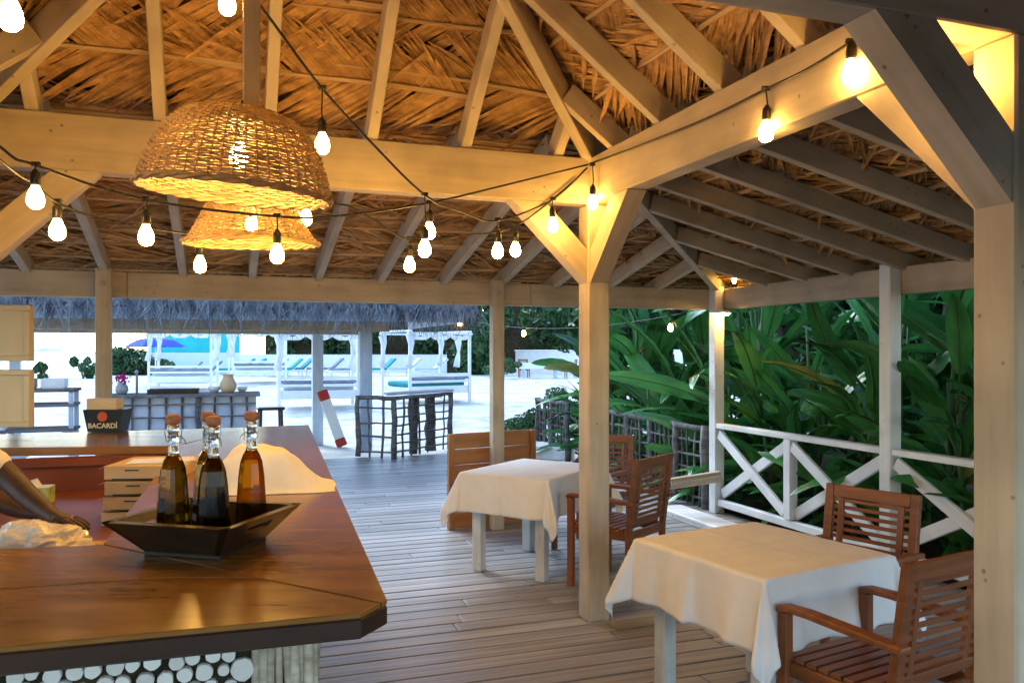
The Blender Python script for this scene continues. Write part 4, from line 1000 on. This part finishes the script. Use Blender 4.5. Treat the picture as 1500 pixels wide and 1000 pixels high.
# left shelf unit of the hut
su = Vector((-5.78, 10.05, 0)); t = thing('service_station', 'grey service shelf with white frame beyond the bar', 'shelf', su, YAW); M = PM[t.name]
for x in (-.36, .36):
    for y in (-.2, .2): bar('leg', M @ Vector((x, y, .001)), M @ Vector((x, y, 1.16)), .05, .05, bluebrd, t, .004, U)
for z in (.72, 1.02, 1.18): obj('shelf_board', cbox(.82 if z > 1.1 else .80, .5, .035, .004), stick, t, M @ T(0, 0, z if z > 1.1 else z-.02))
bar('front_brace', M @ Vector((-.36, -.232, .30)), M @ Vector((.36, -.232, .68)), .02, .08, bluebrd, t)
for x, lb, mt_ in ((-.19, 'dark red plastic crate on the grey service shelf', redwall), (.15, 'white plastic crate on the grey service shelf', foodw)):
    cr_ = thing('crate', lb, 'crate', M @ Vector((x, 0, 1.198)), YAW, 'crates on the service shelf'); m2 = PM[cr_.name]
    obj('crate_base', cbox(.24, .26, .01, .002), mt_, cr_, m2 @ T(0, 0, .006))
    for dx, dy, lx, ly in ((0, -.13, .26, .012), (0, .13, .26, .012), (-.124, 0, .012, .246), (.124, 0, .012, .246)): obj('crate_wall', cbox(lx, ly, .11, .003), mt_, cr_, m2 @ T(dx, dy, .068))
# stool
sp_ = G(396, 626+14); sp_.z = sandz(sp_.x, sp_.y); sp_ = Vector(((396-CX)/F*12.6, 12.6, 0.001))
t = thing('wooden_stool', 'dark wooden bar stool beside the beach hut counter', 'stool', sp_, .4); M = PM[t.name]
obj('seat', cbox(.40, .32, .045, .012), darkwood, t, M @ T(0, 0, .78))
for x in (-.15, .15):
    for y in (-.11, .11): bar('leg', M @ Vector((x*1.15, y*1.2, 0)), M @ Vector((x, y, .756)), .045, .045, darkwood, t, .004, U)
for y in (-.12, .12): bar('stretcher', M @ Vector((-.15, y, .3)), M @ Vector((.15, y, .3)), .025, .03, darkwood, t)
# red ended board leaning at the hut post
lp0, lp1 = Vector((P1.x+.16+.36, P1.y-.22, .0)), Vector((P1.x+.13, P1.y-.20, .92))
lp0.z = sandz(lp0.x, lp0.y)+.01
t = thing('rescue_board', 'white board with red ends leaning against the hut post', 'board', lp0, 0)
bar('panel', lp0.lerp(lp1, .14), lp0.lerp(lp1, .83), .19, .05, bwhite, t, .01, U); bar('red_end', lp0, lp0.lerp(lp1, .14), .20, .055, red, t, .02, U); bar('red_end', lp0.lerp(lp1, .83), lp1, .20, .055, red, t, .02, U)

# ================================================================== BEACH FURNITURE
def onsand(p, dz=0): return Vector((p.x, p.y, sandz(p.x, p.y)+dz))
def daybed(label, c, ang, g):
    t = thing('canopy_daybed', label, 'daybed', onsand(c, -.02), ang, g); M = PM[t.name]; w2, d2, h = 1.1, .85, 2.15
    for x in (-w2, w2):
        for y in (-d2, d2): bar('post', M @ Vector((x, y, 0)), M @ Vector((x, y, h)), .09, .09, bwhite, t, .005, U)
    for y in (-d2, d2): bar('top_bar', M @ Vector((-w2-.1, y, h+.04)), M @ Vector((w2+.1, y, h+.04)), .07, .07, bwhite, t)
    for x in (-w2, w2): bar('top_bar', M @ Vector((x, -d2-.1, h+.11)), M @ Vector((x, d2+.1, h+.11)), .06, .06, bwhite, t)
    obj('platform', cbox(2*w2-.1, 2*d2-.1, .12, .01), bwhite, t, M @ T(0, 0, .46)); obj('side_rail', cbox(2*w2-.1, .05, .24, .01), bwhite, t, M @ T(0, -d2+.02, .44))
    obj('mattress', cbox(2*w2-.2, 2*d2-.2, .16, .05), tealc if g == 1 else bluebrd, t, M @ T(0, 0, .61)); obj('bolster', cbox(2*w2-.2, .2, .14, .05), navyc, t, M @ T(0, -d2+.16, .76))
    for i in range(3): bar('back_slat', M @ Vector((-w2+.05, -d2-.01, .70+.105*i)), M @ Vector((w2-.05, -d2-.01, .70+.105*i)), .03, .085, bwhite if i != 1 else greyc, t)
    for x in (-w2, w2):
        for y in (d2, -d2*.2 if x > 0 else -d2):
            pts = [Vector((x+.05*math.sin(k), y, h-.02-.25*k)) for k in range(5)]
            obj('curtain', xf(tube(pts, [.13, .10, .045, .09, .11], 9), M), sheer, t, None, True)
    # knotted cloth swags along the front
    obj('swag', xf(tube([Vector((-w2+2*w2*k/12, -d2, h-.02-.10*abs(math.sin(k*math.pi/4)))) for k in range(13)], [.05+.03*(k % 2) for k in range(13)], 7), M), sheer, t, None, True)
    return t
daybed('white four poster daybed behind the square hut posts', Vector((-5.75, 24.2, 0)), YAW-.05, 2)
daybed('white four poster daybed behind the stick enclosure', Vector((-2.75, 26.2, 0)), R(38), 1)
daybed('white four poster daybed farther off beside the turquoise wall', Vector((-12.6, 31.5, 0)), R(12), 2)
daybed('white four poster daybed between the blue parasol and the teal loungers', Vector((-11.2, 36.0, 0)), R(24), 2)
def make_lounger():
    t = thing('sun_lounger', 'x', 'sun lounger', (0, 0, 0), 0, 'sun loungers on the beach')
    obj('frame', cbox(.68, 1.35, .06, .01), bwhite, t, T(0, -.28, .31)); 
    for x in (-.3, .3):
        for y in (-.9, .3): obj('leg', cbox(.06, .06, .275, .006), bwhite, t, T(x, y, .14))
    obj('cushion', cbox(.62, 1.25, .10, .03), tealc, t, T(0, -.28, .392)); obj('back_cushion', cbox(.62, .82, .10, .03), tealc, t, T(0, .66, .66) @ RX(R(42)))
    obj('back_frame', cbox(.66, .80, .03, .006), bwhite, t, T(0, .705, .62) @ RX(R(42)))
    return t
lg = make_lounger(); lg2 = None
spots = [((345, 548), 0, 'teal'), ((362, 548), 0, 'teal'), ((395, 549), 0, 'pale'), ((415, 549), 1, 'teal'), ((432, 549), 1, 'teal'), ((476, 550), 2, 'grey'), ((506, 550), 2, 'grey'), ((553, 551), 3, 'teal'), ((590, 551), 3, 'pale'), ((628, 551), 3, 'pale'), ((262, 553), 4, 'grey'), ((292, 553), 4, 'grey')]
meshes = {}
for i, ((px, py), g, cl_) in enumerate(spots):
    D = 43.0 if cl_ != 'grey' or g == 2 else 36.0
    D += (i % 3)*.4
    p = onsand(Vector(((px-CX)/F*D, D, 0))); M = Matrix.Translation(p) @ RZ(R((-62, -58, -65)[i % 3]))
    if i == 0: lg.matrix_basis = M; o = lg
    else: o = copy_tree(lg, M)
    mt_ = {'teal': tealc, 'grey': greyc, 'pale': bluebrd}[cl_]
    if mt_ is not tealc:
        for ch_ in o.children:
            if 'cushion' in ch_.name:
                key = (ch_.data.name.split('.')[0], cl_)
                if key not in meshes: m3 = ch_.data.copy(); m3.materials.clear(); m3.materials.append(mt_); meshes[key] = m3
                ch_.data = meshes[key]
    o['label'] = {'teal': 'white sun lounger with teal cushions on the sand', 'grey': 'white sun lounger with slate grey cushions on the sand', 'pale': 'white sun lounger with pale blue cushions on the sand'}[cl_]
    o['group'] = {'teal': 'teal sun loungers on the beach', 'grey': 'grey sun loungers on the beach', 'pale': 'pale sun loungers on the beach'}[cl_]
# blue parasol
D = 34.0; p = onsand(Vector(((228-CX)/F*D, D, 0))); t = thing('blue_parasol', 'bright blue beach parasol seen under the thatch fringe', 'parasol', p, 0); M = PM[t.name]
obj('pole', tube([(0, 0, 0), (0, 0, 1.98)], .03, 8), bwhite, t, M)
cn = 8; vs3 = [(0, 0, 2.04)]+[((.74 if r_ == 0 else 1.25)*math.cos(2*math.pi*(k+.5*0)/cn), (.74 if r_ == 0 else 1.25)*math.sin(2*math.pi*k/cn), 1.88 if r_ == 0 else 1.60) for r_ in (0, 1) for k in range(cn)]
obj('canopy', (vs3, [(0, 1+k, 1+(k+1) % cn) for k in range(cn)]+[(1+k, 9+k, 9+(k+1) % cn, 1+(k+1) % cn) for k in range(cn)]), bluec, t, M).modifiers.new('th', 'SOLIDIFY').thickness = .02
for k in range(cn): a = 2*math.pi*k/cn; obj('rib', tube([(0, 0, 1.95), (1.22*math.cos(a), 1.22*math.sin(a), 1.57)], .014, 5), bwhite, t, M)
# turquoise wall, white wall
def wall_seg(name, label, p0, p1, h, th, mat, top=None):
    p0, p1 = onsand(p0, -.1), onsand(p1, -.1); d = (p1-p0).normalized(); n = Vector((-d.y, d.x, 0)); zb = min(p0.z, p1.z)
    t = thing(name, label, 'wall', p0, 0)
    obj('wall_body', prism([p0, p1, p1+n*th, p0+n*th], zb, zb+h, .02), mat, t)
    if top: obj('upper_panel', prism([p0+n*.02, p1+n*.02, p1+n*(th-.02), p0+n*(th-.02)], zb+h+.001, zb+h+top[1], .02), top[0], t)
    obj('coping', prism([p0-n*.05-d*.05, p1-n*.05+d*.05, p1+n*(th+.05)+d*.05, p0+n*(th+.05)-d*.05], zb+h+(top[1] if top else 0)+.002, zb+h+(top[1] if top else 0)+.07, .02), bwhite, t)
D = 48; wall_seg('beach_house_wall', 'pale mint wall with turquoise upper half behind the blue parasol', Vector(((222-CX)/F*D, D, 0)), Vector(((352-CX)/F*(D+3), D+3, 0)), 1.35, .3, mint, (teal2, 2.6))
wall_seg('garden_wall', 'long low white wall behind the sun loungers', Vector((-20.5, 56, 0)), Vector((-3.6, 53, 0)), 1.15, .3, bwhite)
wall_seg('garden_wall', 'white wall rising beside the dark hedge behind the far table', Vector((.2, 48, 0)), Vector((9, 41, 0)), 1.45, .3, bwhite)
# far table set on the sand
D = 40.5; p = onsand(Vector(((790-CX)/F*D, D, 0))); t = thing('beach_table', 'far table with white cloth standing on the sand', 'table', p, .1); M = PM[t.name]
obj('cloth', xf(cbox(1.9, .95, .30, .03), T(0, 0, .62)), bwhite, t, M); obj('runner', cbox(1.0, .965, .26, .03), mint, t, M @ T(.1, 0, .646))
for x in (-.8, .8):
    for y in (-.38, .38): obj('leg', cbox(.09, .09, .47, .005), bluebrd, t, M @ T(x, y, .236))
for i, (dx, dy, a_, lb) in enumerate(((1.55, .25, 1.7, 'dark chair at the end of the far table on the sand'), (-.75, .85, 3.3, 'dark chair at the far side of the table on the sand'))):
    o = copy_tree(chair0, Matrix.Translation(onsand(p+Vector((dx, dy, 0)))) @ RZ(a_)); o['label'] = lb; o['group'] = 'chairs at the far beach table'

# ================================================================== PLANTS
def heli_leaf(seed):
    rng = random.Random(seed); L = rng.uniform(.95, 1.35); wd = rng.uniform(.085, .135); pet = rng.uniform(.25, .45); ns, nw = 16, 4
    bend = rng.uniform(.5, 1.25); vs_, fs_ = [], []
    def axis(t):   # arc rising then drooping
        a = R(62)-bend*t*1.25; return a
    pts = []; p = Vector((0, 0, 0)); N = 24; tot = pet+L
    for i in range(N+1):
        pts.append(p.copy()); a = axis(i/N); p = p+Vector((math.cos(a), 0, math.sin(a)))*tot/N
    def at(d):
        k = max(0, min(N-1e-6, d/tot*N)); i = int(k); return pts[i].lerp(pts[i+1], k-i), axis(k/N)
    tw = rng.uniform(-.5, .5)
    for i in range(ns+1):
        t = i/ns; c, a = at(pet+L*t); hw = wd*(math.sin(math.pi*min(1, t*.93+.05))**.62)*(1-.25*t)+.002
        if i == ns: hw = .003
        nrm = Vector((-math.sin(a), 0, math.cos(a))); sd_ = Vector((0, 1, 0)); r_ = tw*t; sdv = sd_*math.cos(r_)+nrm*math.sin(r_); nv = nrm*math.cos(r_)-sd_*math.sin(r_)
        for j in range(-nw, nw+1):
            q = j/nw; up_ = abs(q)*.32*hw-.22*q*q*hw+.012*math.sin(t*31+j*1.3+seed)*abs(q)*(hw/.15)
            vs_.append(c+sdv*q*hw+nv*up_)
    m = 2*nw+1
    for i in range(ns):
        for j in range(2*nw): a = i*m+j; fs_.append((a, a+1, a+m+1, a+m))
    rib = tube([at(tot*i/14)[0]-Vector((0, 0, .004)) for i in range(15)], [.016-.013*i/14 for i in range(15)], 5)
    vf = join((vs_, fs_), rib); return vf, len(fs_)
leaf_me = []
for s in range(9):
    vf, nf = heli_leaf(s); me = mesh('leaf', vf, [leaf1 if s < 8 else leaf2, stemm], True)
    for i, p in enumerate(me.polygons): p.material_index = 0 if i < nf else 1
    leaf_me.append(me)
stem_me = mesh('stem', tube([(0, 0, 0), (.015, .01, .35), (.0, .02, .7), (.02, 0, 1)], [.028, .024, .019, .012], 7), stemm, True)
def flower_vf():
    out = [tube([(0, 0, 0), (.01, 0, .3), (.03, 0, .55)], [.007, .006, .006], 5)]
    for k in range(6):
        a = k*math.pi+.3*k; b = Vector((.03, 0, .32+.045*k)); d = Vector((math.cos(a)*.75, math.sin(a)*.75, .7)).normalized(); out.append(tube([b, b+d*.06+Vector((0, 0, -.008)), b+d*.16], [.010, .018, .001], 6))
    return join(*out)
flower_me = mesh('flower_spike', flower_vf(), flower, True)
random.seed(17)
beds = []
def plant(v, u, h, n, face_ang, spread, flow=False, label=None):
    p = W(v, u, -.069)
    yl = False
    t = thing('broad_leaf_plant', 'x', 'plant', p, 0, None)
    ns = 3 + (n > 9)
    stems = []
    for k in range(ns):
        d = Vector((random.uniform(-.28, .28), random.uniform(-.28, .28), 0)); hh = h*random.uniform(.72, 1.05); tl = Vector((random.uniform(-.12, .12), random.uniform(-.12, .12), 0))
        M = Matrix.Translation(p+d) @ RX(random.uniform(-.16, .16)) @ RY(random.uniform(-.16, .16)); stems.append((M, hh)); obj('stem', stem_me, None, t, M @ Matrix.Diagonal((1, 1, hh, 1)))
    for k in range(n):
        M, hh = stems[k % ns]; zz = hh*random.uniform(.22, .97)
        az = face_ang+random.gauss(0, spread); s = random.uniform(.75, 1.12); s = max(.34, min(s, (v-(2.70 if u < 2.9 else 2.35))/(1.0*max(.05, math.cos(az-west)))))
        li = random.randrange(8) if random.random() < .93 else 8
        yl = yl or li == 8
        base = M @ Vector((0, 0, zz))
        obj('leaf', leaf_me[li], None, t, Matrix.Translation(base) @ RZ(az) @ RY(R(random.uniform(-22, 24)-14*(1-zz/hh))) @ RX(random.gauss(0, .45)) @ Matrix.Scale(s, 4))
    if flow:
        for k in range(2): M, hh = stems[k]; obj('flower_spike', flower_me, None, t, M @ T(0, 0, hh*.72) @ RZ(k*2.0) @ RY(.35))
    return t, yl
west = math.atan2(-V.y, -V.x)
specs = []
for i in range(8): specs.append((3.42+.22*(i % 2), 7.0-1.12*i, 1.45+.3*((i*3) % 4)/3, 13))
for i in range(8): specs.append((4.0+.3*(i % 2), 7.4-1.15*i, 1.95+.35*((i*5) % 4)/3, 13))
for i in range(7): specs.append((5.0+.35*(i % 2), 7.6-1.3*i, 2.5+.35*((i*7) % 4)/3, 12))
spots0 = ['at the far end of the stick fence', 'with orange flower spikes over the stick fence', 'behind the middle of the stick fence', 'behind the stick fence next to the corner post', 'behind the railing bay at the corner post', 'behind the second cross of the railing', 'behind the railing where the teak chair stands', 'behind the last railing bay']
mass = []
for i, (v, u, h, n) in enumerate(specs):
    fl2 = i == 1
    t, yl = plant(v, u, h, n, west+random.uniform(-.5, .9), 1.1, fl2)
    if i < 8: t['label'] = 'broad leaved plant '+spots0[i]; t['group'] = 'broad leaved plants along the fence and railing'
    elif i < 16: t['label'] = 'taller broad leaved plant behind those along the fence and railing'; t['group'] = 'second row of broad leaved plants'
    else: t['label'] = 'tallest broad leaved plant at the back under the dark trees'; t['group'] = 'back row of broad leaved plants'
def leaf_copies(n, v0, v1, u0, u1, z0, z1, seed):
    rng = random.Random(seed); out = []; src = [heli_leaf(40+k) for k in range(5)]
    for k in range(n):
        vf, nf = src[k % 5]; vv = rng.uniform(v0, v1); az = west+rng.gauss(.2, 1.2); p = W(vv, rng.uniform(u0, u1), rng.uniform(z0, z1)); M = Matrix.Translation(p) @ RZ(az) @ RY(R(rng.uniform(-15, 40))) @ RX(rng.gauss(0, .5)) @ Matrix.Scale(max(.34, min(rng.uniform(.65, 1.05), (vv-2.7)/max(.05, math.cos(az-west)))), 4)
        out.append(xf((vf[0], vf[1][:nf]), M))
    return join(*out)
ug = obj('undergrowth', join(leaf_copies(190, 3.12, 3.7, -3.2, 7.2, -.15, .35, 9), leaf_copies(320, 3.3, 5.2, -3.2, 7.6, -.15, .9, 5), leaf_copies(260, 4.4, 6.4, -3.4, 8.2, .6, 2.2, 6)), leaf1, None, None, True)
kind(ug, 'stuff'); tag(ug, 'dense mass of broad green leaves filling the garden bed', 'undergrowth')
# leaf clumps for trees, hedges and shrubs
def clump_vf(n, rx, ry, rz_, size, seed, lumps=14, shell=.55, ctr_=(0, 0, 0)):
    rng = random.Random(seed); vs2, fs2 = [], []
    cs = []
    for k in range(lumps):
        d = Vector((rng.gauss(0, 1), rng.gauss(0, 1), rng.gauss(0, 1))).normalized(); q = rng.uniform(.45, .95); cs.append((Vector((d.x*rx*q, d.y*ry*q, d.z*rz_*q)), rng.uniform(.25, .5)))
    for i in range(n):
        c, k = cs[i % lumps]; d = Vector((rng.gauss(0, 1), rng.gauss(0, 1), rng.gauss(0, 1))).normalized(); rr = rng.uniform(.55, 1)**.5*k
        p = Vector(ctr_)+c+Vector((d.x*rx*rr, d.y*ry*rr, d.z*rz_*rr))
        a = (d+Vector((rng.uniform(-.7, .7), rng.uniform(-.7, .7), rng.uniform(-.3, .9)))).normalized(); s = a.orthogonal().normalized(); s = (Matrix.Rotation(rng.uniform(0, 6.3), 3, a) @ s); q_ = a.cross(s); sz = size*rng.uniform(.6, 1.35); b = len(vs2)
        vs2 += [p-s*sz, p+q_*sz*.42-s*.1*sz+a*.08*sz, p+s*sz-a*.25*sz, p-q_*sz*.42-s*.1*sz+a*.08*sz]; fs2.append((b, b+1, b+2, b+3))
    return vs2, fs2
def tree(label, base, h, rx, rz_, n, size, seed, trunk=.14, name='tree', grp=None, limbs=4):
    rng = random.Random(seed); t = thing(name, label, 'tree', base, 0, grp); b = Vector(base)
    tops = []; trunkp = [b, b+Vector((rng.uniform(-.15, .15), rng.uniform(-.15, .15), h*.3)), b+Vector((rng.uniform(-.25, .25), rng.uniform(-.25, .25), h*.62))]
    parts = [tube(trunkp, [trunk, trunk*.8, trunk*.6], 8)]
    for k in range(limbs):
        a = 6.28*k/limbs+rng.uniform(-.5, .5); e = trunkp[2]+Vector((math.cos(a)*rx*.55, math.sin(a)*rx*.55, h*.18*rng.uniform(.5, 1.2))); parts.append(tube([trunkp[2]-Z*.1, trunkp[2].lerp(e, .5)+Z*.15, e], [trunk*.5, trunk*.35, trunk*.15], 6))
    obj('trunk', join(*parts), barkm, t, None, True); obj('crown', clump_vf(n, rx, rx*.9, rz_, size, seed, 18, ctr_=b+Z*(h-rz_*.6)), bushm, t)
gt = 'dark trees behind the broad leaved plants'
for i, (v, u, h, rx) in enumerate(((8.1, 8.6, 5.0, 1.9), (8.9, 5.6, 5.4, 2.1), (9.4, 2.6, 5.2, 2.1), (9.3, -.4, 5.4, 2.1), (9.5, -3.2, 5.0, 2.0), (6.3, 12.0, 5.0, 1.9))):
    tree('dense dark tree rising behind the broad leaved plants', W(v, u, -.08), h, rx, 2.0, 5200, .15, 60+i, grp=gt)
# hanging foliage close over the fence
tree('leafy tree overhanging the stick fence, its twigs reaching below the eaves', W(4.0, 8.2, -.08), 3.5, 1.7, 1.25, 5200, .10, 88, .12)
tree('pale barked palm trunk tree standing among the leaves behind the corner post', W(4.7, 4.6, -.07), 5.0, 1.5, 1.1, 1800, .16, 89, .15)
# hedges far off
def hedge(label, p0, p1, h, d, n, size, seed, pink=False):
    rng = random.Random(seed); p0, p1 = onsand(p0), onsand(p1); t = thing('hedge', label, 'hedge', p0, 0); L = (p1-p0).length; dd = (p1-p0).normalized(); nn = Vector((-dd.y, dd.x, 0)); out = []; k = max(2, int(L/1.6))
    for i in range(k):
        c = p0.lerp(p1, (i+.5)/k)+nn*rng.uniform(-.3, .3); hh = h*rng.uniform(.85, 1.1); out.append(clump_vf(n//k, 1.5, d, hh*.55, size, seed*50+i, 12, ctr_=c+Z*hh*.5))
    obj('foliage', join(*out), bushm, t)
    for i in range(0, k, 2):
        c = p0.lerp(p1, (i+.5)/k); obj('stem', tube([c-Z*.1, c+Z*h*.6], [.09, .05], 6), barkm, t)
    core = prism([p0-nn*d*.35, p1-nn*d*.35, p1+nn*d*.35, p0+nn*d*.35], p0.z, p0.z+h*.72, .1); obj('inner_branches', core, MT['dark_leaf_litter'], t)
    if pink:
        pk_ = []
        for i in range(260):
            c = p0.lerp(p1, rng.random())-nn*rng.uniform(.6, 1.2)*d+Z*h*rng.uniform(.45, 1.0); s = .10; pk_.append(([c+Vector((-s, 0, -s)), c+Vector((s, .05, -s)), c+Vector((s, 0, s)), c+Vector((-s, -.05, s))], [(0, 1, 2, 3)]))
        obj('blossom', join(*pk_), magenta, t)
hedge('tall dark hedge with pink blossom behind the long white wall', Vector((-17.5, 59, 0)), Vector((-3, 56.5, 0)), 6.2, 1.6, 12000, .24, 3, True)
hedge('big dark hedge between the daybeds and the far table', Vector((-3.6, 47, 0)), Vector((-.6, 46.5, 0)), 5.0, 1.6, 9000, .20, 4)
hedge('dark hedge behind the white wall by the far table', Vector((-1.5, 56, 0)), Vector((13, 47, 0)), 6.5, 1.8, 12000, .24, 5)
hedge('tall dark hedge closing the garden behind the trees', W(11.0, 13), W(11.2, -7), 5.2, 1.3, 9000, .2, 8)
hedge('low green hedge on the sand near the sea beyond the hut', Vector((-22.6, 46, 0)), Vector((-20.4, 46, 0)), 1.4, 1.0, 2600, .16, 6)
def shrub(label, c, r, h, n, size, seed):
    t = thing('shrub', label, 'shrub', c, 0); obj('foliage', clump_vf(n, r, r*.9, h*.55, size, seed, 10, ctr_=Vector(c)+Z*h*.5), bushm, t)
    for k in range(4):
        a = k*1.6+seed; obj('stem', tube([Vector(c)-Z*.05, Vector(c)+Vector((math.cos(a)*r*.4, math.sin(a)*r*.4, h*.6))], [.03, .012], 5), barkm, t)
for i, (px, py, r, h, lb) in enumerate(((800, 645, .75, .75, 'low dense shrub beside the far run of stick fence'), (765, 640, .6, .45, 'low spreading shrub on the sand beside the deck edge'), (835, 610, .8, .8, 'leafy shrub on the sand behind the far stick fence'), (735, 565, .9, 1.0, 'rounded shrub on the sand in front of the big dark hedge'))):
    p = G(px, py); shrub(lb, onsand(p), r, h, 2400, .055, 100+i)
for i, (px, D, r, h, lb) in enumerate(((62, 40, .35, .75, 'small leafy bush by the water seen through the bar'), (122, 40, .6, 1.3, 'round leafy bush beside the far outer post'))):
    p = onsand(Vector(((px-CX)/F*D, D, 0))); shrub(lb, p, r, h, 1500, .09, 120+i)
